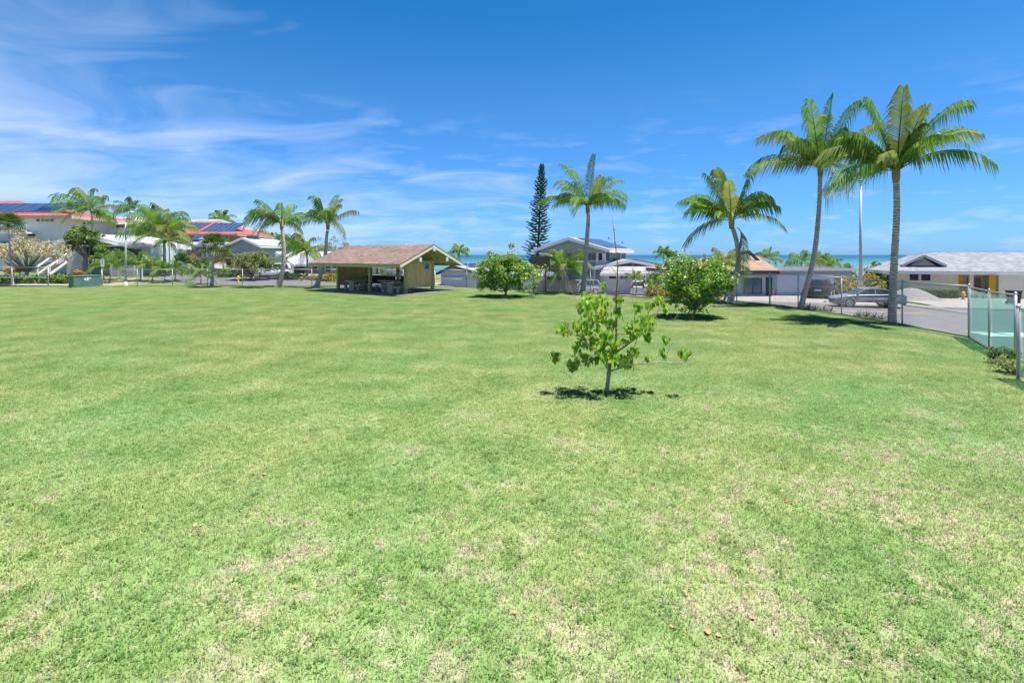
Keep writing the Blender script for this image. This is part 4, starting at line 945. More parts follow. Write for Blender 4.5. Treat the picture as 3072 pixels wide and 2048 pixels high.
# ---------------------------------------------------------------- thin young tree in the foreground
YT = 10.4; BX = sx(1820, YT)
def zt(p, dy=0.0): return Vector((sx(1600+p[0]*.2679, YT)-BX, dy, sz(840+p[1]*.2679, YT)))
ytree = thing('young_tree', 'thin young tree with drooping heart shaped leaves in the foreground lawn', 'tree', (BX, YT, 0))
STEM = mat('young_bark', (.20, .17, .14), .9, .3, 9, .4, 30, col2=(.30, .26, .21)); STEMB = mat('young_stem', (.20, .12, .055), .8, .2, 9)
MB().tube([(0, 0, -.05), zt((822, 1240)), zt((838, 1120)), zt((846, 1040)), zt((850, 1000))], [.058, .047, .042, .046, .03], 10).build('trunk', STEM, ytree, True)
r = random.Random(5)
BR = [([(850, 1010), (885, 850), (930, 760), (936, 500), (932, 200), (942, 0), (938, -160), (895, -520), (868, -740)], .030, .004, STEMB, [0, .05, .06, .05, .03, 0, -.05, -.1, -.1]),
 ([(925, 820), (1050, 740), (1190, 650), (1300, 510), (1420, 410), (1460, 340), (1520, 270)], .026, .006, STEM, [.05, .1, .18, .25, .3, .32, .3]),
 ([(865, 1015), (1000, 960), (1140, 915), (1380, 890), (1580, 900), (1700, 830), (1738, 720)], .017, .005, STEM, [0, -.1, -.2, -.3, -.35, -.38, -.4]),
 ([(845, 1010), (720, 830), (620, 730), (560, 640), (540, 560)], .02, .006, STEM, [0, -.1, -.15, -.2, -.2]),
 ([(560, 640), (470, 620), (400, 560), (360, 480)], .009, .004, STEM, [-.2, -.3, -.35, -.4]),
 ([(640, 750), (620, 350), (600, 230), (600, 180)], .010, .004, STEMB, [-.15, 0, .05, .05]),
 ([(900, 840), (850, 600), (830, 330), (820, 200)], .012, .004, STEMB, [.05, .2, .25, .25]),
 ([(690, 850), (560, 900), (440, 950)], .008, .004, STEM, [-.1, -.25, -.35]), ([(640, 880), (430, 870), (260, 830)], .007, .003, STEM, [-.1, .2, .3]),
 ([(530, 440), (470, 220), (400, 60), (390, -10), (300, -190)], .007, .002, STEM, [-.2, -.1, 0, 0, 0]), ([(1020, 470), (960, 270), (880, 130), (810, -10), (700, -260)], .006, .002, STEM, [.1, .05, 0, 0, 0]),
 ([(1300, 670), (1420, 620), (1500, 570), (1600, 480), (1655, 390)], .006, .002, STEM, [.15, .2, .2, .2, .2]), ([(940, 605), (1060, 605), (1130, 600)], .010, .005, STEM, [.05, 0, -.05]),
 ([(1190, 650), (1110, 820), (1030, 870)], .008, .003, STEMB, [.18, 0, -.05]), ([(1300, 440), (1340, 330), (1400, 230), (1440, 120)], .009, .003, STEMB, [.25, .2, .2, .2]), ([(1160, 480), (1160, 380), (1140, 250), (1145, 0), (1130, -250)], .007, .002, STEM, [.2, .2, .2, .2, .2]),
 ([(1430, 880), (1470, 740), (1495, 620)], .005, .002, STEMB, [-.3, -.28, -.25]), ([(935, 180), (1010, 30), (1060, -110)], .006, .002, STEM, [.0, .1, .15]), ([(945, 330), (1000, 230), (980, 190)], .006, .003, STEM, [0, .05, .05]),
 ([(941, -60), (850, -150), (740, -270)], .007, .002, STEM, [0, -.2, -.3]), ([(940, -110), (985, -230), (1015, -330)], .006, .002, STEM, [0, .1, .2]), ([(1200, 890), (1260, 830), (1300, 775)], .005, .002, STEM, [-.2, -.2, -.2])]
for pts, a, b, m, dys in BR:
    n = len(pts); MB().tube([zt(q, dys[k]) for k, q in enumerate(pts)], [lerp(a, b, k/(n-1)) for k in range(n)], 6).build('branch', m, ytree, True)
for q in [(905, -560), (915, -420), (950, -300), (850, -470), (1000, -420), (880, -300)]:
    MB().lathe([(.004, -.02), (.016, -.008), (.017, .006), (.004, .02)], 8, zt(q, r.uniform(-.05, .05))).build('seed_pod', mat('dry_pod', (.06, .045, .035), .9, .2), ytree, True); MB().tube([zt(q, 0), zt((lerp(940, 868, min(1, max(0, (-q[1]-100)/640))), q[1]+50), -.06)], .002, 4).build('pod_stalk', STEM, ytree)
CLU = [(600, 230, 105, 19), (540, 300, 60, 9), (830, 250, 80, 14), (965, 220, 42, 7), (1165, 310, 55, 9), (1300, 290, 38, 6), (1405, 230, 55, 11), (345, 560, 72, 13), (530, 540, 80, 14), (640, 510, 100, 19), (770, 400, 80, 14), (940, 370, 60, 9), (1190, 470, 105, 22), (1330, 470, 70, 12),
 (1060, 530, 50, 7), (1275, 640, 45, 6), (600, 670, 100, 18), (740, 720, 90, 16), (830, 620, 85, 14), (250, 870, 58, 10), (430, 970, 58, 10), (550, 890, 80, 12), (690, 900, 50, 7), (850, 890, 75, 11), (960, 880, 75, 11), (1075, 950, 70, 11), (1110, 800, 50, 7), (1285, 900, 26, 3), (1430, 810, 42, 6), (1490, 670, 40, 7), (1655, 800, 62, 11), (1080, 620, 50, 6), (1500, 330, 25, 4), (770, 40, 38, 4), (500, 760, 50, 7), (700, 600, 90, 12), (880, 500, 50, 7), (780, 820, 70, 9), (1000, 700, 50, 5), (660, 400, 60, 7), (900, 760, 60, 7), (1220, 560, 60, 7)]
def heart():
    mb = MB(); prof = [(0, 0), (.30, -.06), (.46, .18), (.42, .45), (.22, .78), (0, 1.08)]
    n = len(prof)
    for x, y in prof: mb.v.append((x, y, .10*abs(x)*2-.18*y*y))
    for x, y in prof[1:-1]: mb.v.append((-x, y, .10*abs(x)*2-.18*y*y))
    mb.v.append((0, .5, -.06)); c_ = len(mb.v)-1; ring = [0, 1, 2, 3, 4, 5, 9, 8, 7, 6]
    for k in range(len(ring)): mb.f.append((c_, ring[k], ring[(k+1) % len(ring)]))
    return mb
YLEAF = leaf_mat('heart_leaf', [(.14, .30, .035), (.19, .36, .045), (.23, .40, .055), (.11, .25, .03), (.28, .42, .07), (.16, .33, .04), (.21, .38, .05), (.125, .28, .035), (.42, .30, .05)], .5, .45, .2)
hm = heart().mesh('leaf', YLEAF); extra = MB(); nleaf = 0
crown = MB().box(-.001, .001, -.001, .001, 1.0, 1.002)
leafs = []
for (cx0, cy0, rr, n) in CLU:
    dy0 = r.uniform(-.35, .35)*(.3 if rr < 60 else 1)
    for k in range(int(n*2.7)+3):
        a = r.uniform(0, 6.283); q = r.random()**.5*rr*1.18; p = zt((cx0+math.cos(a)*q*.9, cy0+math.sin(a)*q*.85-12), dy0+r.uniform(-1, 1)*rr*.00186)
        yaw = r.uniform(0, 6.283); pit = r.uniform(-1.45, -.55); s = r.uniform(.062, .115)
        M = Matrix.Translation(p) @ Matrix.Rotation(yaw, 4, 'Z') @ Matrix.Rotation(pit, 4, 'X') @ Matrix.Rotation(r.uniform(-.5, .5), 4, 'Y') @ Matrix.Scale(s, 4)
        leafs.append(M)
r.shuffle(leafs)
rest = MB()
for M in leafs[300:]:
    h_ = heart(); i = len(rest.v); h_.xf(M); rest.v += h_.v; rest.f += [tuple(q+i for q in f) for f in h_.f]
cr = tag(rest.build('crown', YLEAF, ytree), kind='stuff')
for M in leafs[:300]:
    o = link('leaf', hm, cr); o.matrix_local = M
# fallen leaves on the lawn
FL = mat('fallen_leaf', (.42, .17, .08), .8, .3, 20, col2=(.55, .30, .16))
fl = heart().mesh('fallen_leaf', FL)
spots = [(1768, 1178), (1700, 1180), (1905, 1210), (1912, 1222), (1815, 1230), (2075, 1200), (795, 1427), (825, 1540), (135, 1232), (585, 1575), (1180, 1395), (2050, 1775), (2065, 1790), (2150, 1910), (2130, 1905), (2362, 1505), (1450, 1680), (2240, 1800), (2255, 1860), (1010, 1960), (2010, 1880), (1540, 1845), (600, 1580), (1320, 1245), (700, 1300), (2690, 1280), (1745, 1170), (1870, 1228)]
for k, (px, py) in enumerate(spots):
    Y = EYE*FPX/(py-764); o = link('fallen_leaf', fl, None, (sx(px, Y), Y, .020)); s = r.uniform(.025, .055); o.scale = (s, s, s); o.rotation_euler = (r.uniform(-.3, .3), r.uniform(-.3, .3), r.uniform(0, 6.28))
    tag(o, 'dry leaf in the shade under the thin young tree' if 1690 < px < 1920 and py < 1235 else 'single dry orange leaf lying on the open lawn', 'leaf', 'dry leaves under the thin young tree' if 1690 < px < 1920 and py < 1235 else 'dry leaves on the open lawn')
# tufts of longer grass round the young trunk
mb = MB()
for k in range(420):
    a = r.uniform(0, 6.283); d = abs(r.gauss(0, .22)); x, y = BX+math.cos(a)*d, YT+math.sin(a)*d; h = r.uniform(.04, .11)*max(.4, 1-d); t_ = r.uniform(0, 6.283); dx, dy = math.cos(t_), math.sin(t_); i = len(mb.v)
    mb.v += [(x-dy*.003, y+dx*.003, -.01), (x+dy*.003, y-dx*.003, -.01), (x+dx*h*.25+dy*.002, y+dy*h*.25-dx*.002, h*.6), (x+dx*h*.6, y+dy*h*.6, h)]; mb.f += [(i, i+1, i+2), (i, i+2, i+3)]
tag(mb.build('tall_grass', LAWN_BLADES), 'longer unmown grass round the young trunk', 'grass', kind='stuff')

# clover clumps and loose straw in the near turf
CLV = leaf_mat('clover_leaf', [(.06, .15, .03), (.09, .2, .04), (.13, .25, .05)], .6, .3, .15); STRW = leaf_mat('dry_straw', [(.42, .36, .24), (.5, .42, .3), (.36, .3, .2)], .8, .2, .1)
mc_, ms = MB(), MB(); r = random.Random(12)
for k in range(420):
    Y = 3.1+9*r.random()**1.5; X = r.uniform(-1.05, 1.05)*Y
    if not inside(X, Y, LAWN) or math.hypot(X-BX, Y-YT) < .4: continue
    rad = r.uniform(.04, .16)
    for q in range(int(30*rad/.1)):
        a = r.uniform(0, 6.283); d = rad*r.random()**.6; x, y, z = X+math.cos(a)*d, Y+math.sin(a)*d, r.uniform(.012, .032)
        for b in range(3):
            t_ = a+b*2.094; l = r.uniform(.006, .010); c_, s_ = math.cos(t_)*l, math.sin(t_)*l; i = len(mc_.v)
            mc_.v += [(x, y, z), (x+c_-s_*.7, y+s_+c_*.7, z+.003), (x+c_*1.5, y+s_*1.5, z), (x+c_+s_*.7, y+s_-c_*.7, z+.003)]; mc_.f.append((i, i+1, i+2, i+3))
for k in range(1500):
    Y = 3.1+9*r.random()**1.4; X = r.uniform(-1.05, 1.05)*Y
    if not inside(X, Y, LAWN): continue
    a = r.uniform(0, 6.283); l = r.uniform(.03, .11); z = r.uniform(.018, .034); dx, dy = math.cos(a)*l, math.sin(a)*l; wx, wy = -math.sin(a)*.0016, math.cos(a)*.0016; i = len(ms.v)
    ms.v += [(X-wx, Y-wy, z), (X+wx, Y+wy, z), (X+dx*.5+wx, Y+dy*.5+wy, z+.008), (X+dx*.5-wx, Y+dy*.5-wy, z+.008), (X+dx, Y+dy, z)]; ms.f += [(i, i+1, i+2, i+3), (i+3, i+2, i+4)]
tag(mc_.build('clover', CLV), 'small green clover clumps in the near lawn', 'clover', kind='stuff'); tag(ms.build('straw', STRW), 'loose dry grass clippings on the near lawn', 'straw', kind='stuff')
# ---------------------------------------------------------------- houses
GLASS = mat('window_glass', (.012, .018, .028), .2, .15, 1.5, spec=.35)
GLASSB = mat('window_glass_blue', (.05, .12, .17), .1, .2, .8, spec=.8)
WHITE = mat('white_paint', (.70, .70, .71), .6, .05, 3)
SOLAR = mat('solar_cell', (.025, .05, .115), .18, .2, .6, spec=.7)
SFRAME = mat('solar_frame', (.42, .44, .48), .35, .05, metal=.6)
def bx(name, m, parent, *boxes):
    mb = MB()
    for b in boxes: mb.box(*b)
    return mb.build(name, m, parent)
def window(parent, x0, x1, z0, z1, y, fr=WHITE, gl=GLASS, mull=1, t=.07, d=.06):
    """framed window on a wall facing -y at depth y"""
    mb = MB(); a = y-d; b = y+.03
    mb.box(x0-t, x1+t, a, b, z0-t, z0); mb.box(x0-t, x1+t, a, b, z1, z1+t); mb.box(x0-t, x0, a, b, z0, z1); mb.box(x1, x1+t, a, b, z0, z1)
    for k in range(1, mull+1):
        c = lerp(x0, x1, k/(mull+1)); mb.box(c-t*.4, c+t*.4, a+.003, b, z0, z1)
    f = mb.build('window', fr, parent)
    for k in range(mull+1):
        p0 = lerp(x0, x1, k/(mull+1)); p1 = lerp(x0, x1, (k+1)/(mull+1))
        MB().box(p0+.002, p1-.002, y-.02, y+.02, z0+.002, z1-.002).build('pane', gl, f)
    return f
def slope(parent, name, pts, th, m):
    """roof plane: planar polygon with thickness along its normal"""
    P = [Vector(p) for p in pts]; nn = (P[1]-P[0]).cross(P[2]-P[0]).normalized()
    if nn.z < 0: nn = -nn
    mb = MB(); mb.prism(P, nn*th); return mb.build(name, m, parent)
def hip(parent, x0, x1, y0, y1, ze, zr, rx0, rx1, ry, m, th=.12, fascia=WHITE, ft=.18):
    """hip roof over a rectangle with a ridge from rx0 to rx1 at depth ry"""
    A, B, C, D = (x0, y0, ze), (x1, y0, ze), (x1, y1, ze), (x0, y1, ze); E, F = (rx0, ry, zr), (rx1, ry, zr)
    slope(parent, 'roof_slope', [A, B, F, E], th, m); slope(parent, 'roof_slope', [C, D, E, F], th, m)
    if rx0 > x0+.01: slope(parent, 'roof_slope', [D, A, E], th, m)
    if rx1 < x1-.01: slope(parent, 'roof_slope', [B, C, F], th, m)
    bx('fascia', fascia, parent, (x0-.02, x1+.02, y0-.03, y0+.03, ze-ft, ze+th*.9)); bx('fascia', fascia, parent, (x0-.03, x0+.03, y0+.04, y1, ze-ft, ze+th*.9)); bx('fascia', fascia, parent, (x1-.03, x1+.03, y0+.04, y1, ze-ft, ze+th*.9))
    bx('soffit', fascia, parent, (x0+.04, x1-.04, y0+.04, y1-.04, ze-.05, ze-.02))
def gable_y(parent, x0, x1, y0, y1, ze, zr, m, wall, th=.12, trim=WHITE, over=.5, ft=.2, xr=None):
    """gable roof whose ridge runs back along y; front gable triangle at y0+over"""
    xm = (x0+x1)/2 if xr is None else xr
    slope(parent, 'roof_slope', [(x0, y0, ze), (xm, y0, zr), (xm, y1, zr), (x0, y1, ze)], th, m); slope(parent, 'roof_slope', [(x1, y0, ze), (x1, y1, ze), (xm, y1, zr), (xm, y0, zr)], th, m)
    for (xa, za, xb, zb_) in ((x0, ze, xm, zr), (xm, zr, x1, ze)):
        mb = MB(); mb.prism([(xa, y0-.04, za-ft), (xb, y0-.04, zb_-ft), (xb, y0-.04, zb_+th), (xa, y0-.04, za+th)], (0, .08, 0)); mb.build('barge_board', trim, parent)
    for x in (x0, x1): bx('fascia', trim, parent, (x-.03, x+.03, y0+.05, y1, ze-ft, ze+th*.8))
    s_ = (zr-ze)/(xm-x0); g0, g1 = x0+over, x1-over
    mb = MB(); mb.prism([(g0, y0+over, ze-.3), (g1, y0+over, ze-.3), (g1, y0+over, ze+over*s_-.02), (xm, y0+over, zr-.03), (g0, y0+over, ze+over*s_-.02)], (0, .1, 0)); mb.build('gable_wall', wall, parent)
def solar(parent, O, U, V, nu, nv, gap=.03, lift=.16, w=1.0, h=1.65):
    """array of panels on a roof plane: origin O, unit axes U (along) and V (up the slope)"""
    O, U, V = Vector(O), Vector(U).normalized(), Vector(V).normalized(); nn = U.cross(V).normalized()
    if nn.z < 0: nn = -nn
    for i in range(nu):
        for j in range(nv):
            a = O+U*(i*(w+gap))+V*(j*(h+gap))+nn*lift
            f = MB().prism([a, a+U*w, a+U*w+V*h, a+V*h], nn*.04).build('solar_panel', SFRAME, parent)
            b = a+U*.03+V*.03+nn*.041
            MB().prism([b, b+U*(w-.06), b+U*(w-.06)+V*(h-.06), b+V*(h-.06)], nn*.006).build('solar_glass', SOLAR, f)
def railing(parent, a, b, h=1.0, n=None, m=WHITE, pick=.05):
    a, b = Vector(a), Vector(b); d = (b-a).length; n = n or max(3, int(d/.16)); up = Vector((0, 0, h))
    rt = MB().bar(a+up, b+up, .09, .07).build('railing', m, parent); MB().bar(a+up*.1, b+up*.1, .06, .05).build('bottom_rail', m, rt)
    for e in (a, b): MB().bar(e, e+up*1.08, .11).build('newel', m, rt)
    for k in range(1, n): p = a.lerp(b, k/n); MB().bar(p+up*.1, p+up, pick).build('baluster', m, rt)
def house(label, px, Y, z, rz=0.0, name='house'): return thing(name, label, 'house', (sx(px, Y), Y, z), rz)
def lx(h, px, Y): return sx(px, Y)-h.location.x
def lz(h, py, Y): return sz(py, Y)-h.location.z

# --- cream house at right
CREAM = mat('cream_stucco', (.70, .63, .47), .9, .06, 1.5, .1, 60); SH_GREY = shingle_mat('grey_shingles', (.17, .175, .195), (.26, .265, .285), .16, .34)
YEL = mat('yellow_paint', (.50, .30, .01), .6, .08); BEIGE = mat('beige_door', (.36, .27, .20), .7, .08)
Y = 50.0; TH = R(22); h = house('long cream house with grey shingle roof at right', 2687, Y, -1.45, -TH)
def lx(h, px, Yd):
    if abs(h.rotation_euler.z) > .01:
        k = (px-1536)/FPX; d = Yd-50.0; ox = h.location.x+d*math.sin(TH); oy = 50.0+d*math.cos(TH); return (k*oy-ox)/(math.cos(TH)+k*math.sin(TH))
    return sx(px, Yd)-h.location.x
x1 = lx(h, 2900, Y); ze = lz(h, 816, 49); zw = ze
bx('wall', CREAM, h, (0, x1-.25, 0, 7.5, -.3, zw)); bx('wall', CREAM, h, (x1+1.9, 26, -1.2, 7.5, -.3, zw-.12)); bx('entry_back_wall', CREAM, h, (x1-.25, x1+1.9, 1.4, 1.6, -.3, zw))
hip(h, -1.3, 27, -1.1, 9.5, ze, lz(h, 761, 54), 4.2, 23, 4.2, SH_GREY)
ga = lx(h, 2712, 49.4); gb = lx(h, 2848, 49.4); gm = (ga+gb)/2; zb0 = ze+.62; zt0 = zb0+.95
slope(h, 'dormer_slope', [(ga, .0, zb0-.05), (gm, .0, zt0), (gm, 3.9, zt0), (ga+.2, 3.2, zb0+.3)], .1, SH_GREY); slope(h, 'dormer_slope', [(gb, .0, zb0-.05), (gb-.2, 3.2, zb0+.3), (gm, 3.9, zt0), (gm, .0, zt0)], .1, SH_GREY)
for a_, b_ in ((ga, gm), (gb, gm)): MB().bar((a_, -.03, zb0-.02), (b_, -.03, zt0+.03), .24, .06, (0, 1, 0)).build('dormer_trim', mat('grey_trim', (.46, .47, .50), .7, .05), h)
mb = MB(); mb.prism([(ga+.7, .25, zb0), (gb-.7, .25, zb0), (gm, .25, zt0-.14)], (0, .08, 0)); mb.build('dormer_face', mat('tan_louvre', (.36, .28, .2), .8, .1), h)
for k in range(4): bx('dormer_louvre', SFRAME, h, (ga+.9+k*.25, gb-.9-k*.25, .18, .248, zb0+.04+k*.1, zb0+.09+k*.1))
for a_, b_ in ((2728, 2755), (2763, 2791)): window(h, lx(h, a_, Y), lx(h, b_, Y), lz(h, 840, Y), lz(h, 820, Y), 0, WHITE, GLASS, 0)
bx('yellow_panel', YEL, h, (x1-.62, x1-.25, -.03, .0, .0, zw-.02)); bx('front_door', BEIGE, h, (x1+.55, x1+1.6, 1.34, 1.398, .0, 2.1)); bx('door_handle', SFRAME, h, (x1+.65, x1+.75, 1.29, 1.338, .95, 1.05))
xb = lx(h, 2965, 48.9); bx('yellow_panel', YEL, h, (xb, lx(h, 2985, 48.9), -1.235, -1.202, .0, zw-.15)); bx('porch_post', CREAM, h, (x1+.02, x1+.3, -.6, -.32, -.2, zw)); 
window(h, xb+2.6, xb+3.0, 1.2, 2.1, -1.2, WHITE, GLASS, 0); bx('recess_shade_panel', mat('recess_shade_paint', (.09, .08, .08), .9, .1), h, (xb+4.6, xb+8, -1.23, -1.202, 0, 2.2))  # flat dark panel on the wall: shade of a garage recess put into colour
for k, (px, Yb, c, txt) in enumerate([(3040, 39.5, (.035, .035, .04), 'black wheeled bin standing at the road behind the gate post'), (3036, 46.6, (.03, .05, .16), 'dark blue wheeled bin before the cream garage')]):
    p = (sx(px, Yb), Yb, T(sx(px, Yb), Yb)+.1); b_ = thing('wheeled_bin', txt, 'bin', p); m = mat('bin_plastic_%s' % ['black', 'blue'][k], c, .5, .1)
    mb = MB(); mb.prism([(-.26, -.3, .08), (.26, -.3, .08), (.26, .26, .08), (-.26, .26, .08)], (0, 0, .1)); mb.v += [(-.26, -.3, .18), (.26, -.3, .18), (.26, .26, .18), (-.26, .26, .18), (-.32, -.38, 1.0), (.32, -.38, 1.0), (.32, .32, 1.0), (-.32, .32, 1.0)]; i = 8; mb.f += [tuple(i+q for q in f) for f in ((0, 1, 5, 4), (1, 2, 6, 5), (2, 3, 7, 6), (3, 0, 4, 7))]; mb.build('body', m, b_)
    MB().box(-.35, .35, -.42, .36, 1.0, 1.07).build('lid', m, b_)
    for x in (-.28, .22): MB().tube([(x, .3, .1), (x+.06, .3, .1)], .1, 10).build('wheel', mat('tyre_rubber', (.02, .02, .02), .8, .1), b_)
# hedge before the cream house
mb_p = []; r = random.Random(9); hx0, hx1 = sx(2690, 46), sx(2885, 46)
root = thing('clipped_hedge', 'low clipped dark hedge before the cream house wall', 'hedge', ((hx0+hx1)/2, 46.5, -1.2))
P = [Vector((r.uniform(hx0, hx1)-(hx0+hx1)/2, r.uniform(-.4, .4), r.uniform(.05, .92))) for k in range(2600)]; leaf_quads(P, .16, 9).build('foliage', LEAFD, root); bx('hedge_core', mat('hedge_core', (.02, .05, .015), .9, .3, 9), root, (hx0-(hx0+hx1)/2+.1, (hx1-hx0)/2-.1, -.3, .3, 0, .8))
p = at(2890, 888, 45); root = thing('fire_hydrant', 'yellow hydrant at the right end of the clipped hedge', 'hydrant', (p.x, p.y, T(p.x, p.y)+.08), 0, 'yellow fire hydrants')
HYD = mat('hydrant_yellow', (.55, .34, .06), .6, .1)
def hydrant(root):
    MB().lathe([(.17, 0), (.17, .06), (.11, .09), (.11, .5), (.14, .52), (.14, .56), (.10, .66), (.03, .72)], 12).build('barrel', HYD, root, True)
    for a, b in (((-.2, 0, .4), (.2, 0, .4)), ((0, -.2, .36), (0, .05, .36))): MB().tube([a, b], .06, 8).build('outlet', HYD, root, True)
hydrant(root)
p = at(715, 848, 51.8); root = thing('fire_hydrant', 'pale yellow hydrant at the road corner behind the far fence', 'hydrant', (p.x, p.y, T(p.x, p.y)+.05), 0, 'yellow fire hydrants'); hydrant(root)

# --- tan roof house and flat garage
SH_TAN = shingle_mat('tan_shingles', (.21, .145, .11), (.30, .215, .165), .17, .4); BLUEG = mat('blue_grey_wall', (.46, .51, .58), .85, .05, 2); NAVY = mat('dark_trim', (.05, .06, .075), .7, .1)
Y = 47.5; h = house('tan shingle house with dark gable trim behind the leaning palm', 2180, Y, -1.25)
ze = lz(h, 815, 46.6); zr = lz(h, 762, 52)
bx('wall', BLUEG, h, (-3.5, lx(h, 2328, Y)-.6, 0, 8, -.3, ze)); hip(h, -5.0, lx(h, 2338, 46.6), -.9, 10, ze, zr, lx(h, 2205, 50.8), lx(h, 2258, 50.8), 3.4, SH_TAN, .12, NAVY, .28)
za = ze+.62*(zr-ze); ga, gb = lx(h, 2140, 49.6), lx(h, 2266, 49.6); gm = lx(h, 2236, 49.6)
for a_, b_ in ((ga, gm), (gb, gm)): MB().bar((a_, 1.45, za-.05), (b_, 1.45, zr+.25), .26, .12, (0, 1, 0)).build('gable_trim', NAVY, h)
mb = MB(); mb.prism([(ga+.4, 1.7, za-.1), (gb-.4, 1.7, za-.1), (gm, 1.7, zr+.1)], (0, .1, 0)); mb.build('gable_face', BLUEG, h)
solar(h, (gm+.35, 2.6, zr+.02), (.9, 0, -.33), (0, 1, .05), 3, 1, .03, .22, 1.0, 1.2)
window(h, lx(h, 2233, Y), lx(h, 2283, Y), .55, 1.85, 0, NAVY, GLASSB, 1); window(h, lx(h, 2150, Y), lx(h, 2185, Y), .7, 1.85, 0, WHITE, GLASS, 1)
bx('front_door', NAVY, h, (lx(h, 2297, Y), lx(h, 2307, Y)+.3, -.03, -.002, 0, 2.0))
Y = 49.0; h = house('flat roofed blue grey garage with wide white door', 2330, Y, -1.2, name='garage')
xr = lx(h, 2556, Y); zt_ = lz(h, 810, Y)
bx('wall', BLUEG, h, (-.85, xr, 0, 6.5, -.3, zt_))
bx('roof_slab', mat('flat_roof', (.30, .25, .23), .9, .08, 2), h, (-1.3, xr+.6, -.7, 7, zt_+.002, zt_+.18)); bx('fascia', WHITE, h, (-1.32, xr+.62, -.76, -.702, zt_-.05, zt_+.22))
for k in range(9): bx('roof_batten', mat('batten_red', (.36, .2, .16), .8, .1), h, (k*.95, k*.95+.06, -.69, 6.9, zt_+.182, zt_+.21))
dz = lz(h, 822, Y); dxe = lx(h, 2500, Y)
gd = bx('garage_door', mat('door_white', (.78, .78, .82), .6, .04), h, (0, dxe, -.035, -.002, .02, dz))
for k in range(4): bx('door_section', MATS['door_white'], gd, (.04, dxe-.04, -.05, -.037, .04+k*dz/4, (k+1)*dz/4-.02))
root = thing('potted_plant', 'spiky plant in a terracotta pot by the garage door', 'potted plant', (sx(2314, 47.9), 47.9, T(sx(2314, 47.9), 47.9)+.12))
MB().lathe([(.16, 0), (.24, .38), (.26, .42), (.2, .42)], 12).build('pot', mat('terracotta', (.42, .2, .1), .85, .1), root, True); mb = MB()
for q in range(18):
    a = q*2.4; e = .7+.6*(q % 5)/5; d = Vector((math.cos(a)*math.cos(e), math.sin(a)*math.cos(e), math.sin(e))); s = d.cross(Vector((0, 0, 1))).normalized()*.05; mb.poly([(0, 0, .4), Vector((0, 0, .4))+d*.4+s, Vector((0, 0, .4))+d*.85, Vector((0, 0, .4))+d*.4-s])
mb.build('leaves', AGV, root)

# --- two storey house
GRYG = mat('grey_blue_siding', (.27, .325, .36), .85, .06, 2, .1, 30); SH_PALE = shingle_mat('pale_shingles', (.23, .215, .21), (.33, .31, .30), .18, .4); LTG = mat('light_grey_siding', (.55, .56, .57), .85, .05, 2)
Yc = 62.0; zb = -1.85; h = thing('house', 'grey two storey house with gable balcony and solar roof', 'house', (sx(1815, Yc), Yc, zb), R(-30))
# local: front wall runs along -x from the origin (right front corner), depth along +y
Wd, Dp, zf, ze, zr = 9.0, 8.6, 2.8, 5.25, 6.85
bx('ground_wall', GRYG, h, (-Wd, -.0, 1.6, Dp, -.3, zf)); bx('upper_wall', GRYG, h, (-Wd+.2, -.0, 1.7, Dp, zf+.15, ze)); bx('floor_deck', mat('deck_dark', (.09, .10, .105), .8, .1), h, (-Wd, .05, 0, Dp+.02, zf, zf+.148))
bx('corner_wall', LTG, h, (-.9, .02, .02, 1.6, zf+.15, zf+1.2)); bx('corner_post', WHITE, h, (-.3, .03, .0, .3, zf+.15, ze)); bx('balcony_post', WHITE, h, (-1.15, -.95, .05, .25, zf+.15, ze))
for x in (-3.6, -5.9, -8.7): bx('balcony_post', WHITE, h, (x-.07, x+.07, .05, .2, zf+.15, ze))
bx('lower_post', LTG, h, (-1.5, -1.3, .1, .3, -.3, zf)); bx('lower_post', LTG, h, (-5.9, -5.7, .1, .3, -.3, zf))
gable_y(h, -Wd-.9, .9, -.9, Dp+.8, ze, zr, SH_PALE, GRYG, .14, WHITE, .9, .26)
railing(h, (-1.2, .12, zf+.15), (-5.8, .12, zf+.15), 1.05, 26)
railing(h, (-5.95, .12, zf+.15), (-8.6, .12, zf+.15), 1.05, 14)
window(h, -8.0, -6.6, zf+1.0, zf+2.1, 1.7, WHITE, GLASS, 1); window(h, -4.6, -2.4, zf+.2, zf+2.2, 1.7, WHITE, GLASSB, 1); window(h, -.85, -.35, zf+1.25, zf+2.2, .03, WHITE, GLASS, 0)
bx('entry_door', LTG, h, (-3.0, -1.9, 1.55, 1.598, 0, 2.1)); bx('entry_door', LTG, h, (-4.4, -3.3, 1.55, 1.598, 0, 2.1))
# right side wall windows (wall faces +x)
for y0, y1 in ((3.0, 4.7), (6.3, 7.9)):
    f = MB(); f.box(-.02, .06, y0-.08, y1+.08, zf+1.0, zf+1.08); f.box(-.02, .06, y0-.08, y1+.08, zf+2.12, zf+2.2); f.box(-.02, .06, y0-.08, y0, zf+1.08, zf+2.12); f.box(-.02, .06, y1, y1+.08, zf+1.08, zf+2.12); f.box(-.02, .055, (y0+y1)/2-.04, (y0+y1)/2+.04, zf+1.08, zf+2.12)
    f = f.build('window', WHITE, h); MB().box(-.01, .03, y0+.002, (y0+y1)/2-.042, zf+1.082, zf+2.118).build('pane', GLASSB, f); MB().box(-.01, .03, (y0+y1)/2+.042, y1-.002, zf+1.082, zf+2.118).build('pane', GLASSB, f)
xm = -Wd/2; dn = Vector((.9-xm, 0, ze-zr)).normalized()
solar(h, Vector((.9, 0.6, ze))-dn*.75+Vector((0, 0, .02)), (0, 1, 0), -dn, 8, 3, .02, .2, 1.0, 1.45)
for k in range(11): t_ = k/10; bx('stair_tread', mat('stair_wood', (.17, .13, .10), .85, .15), h, (-6.0-k*.29, -5.7-k*.29, -.95, -.05, zf-.05-k*.24, zf+.02-k*.24))
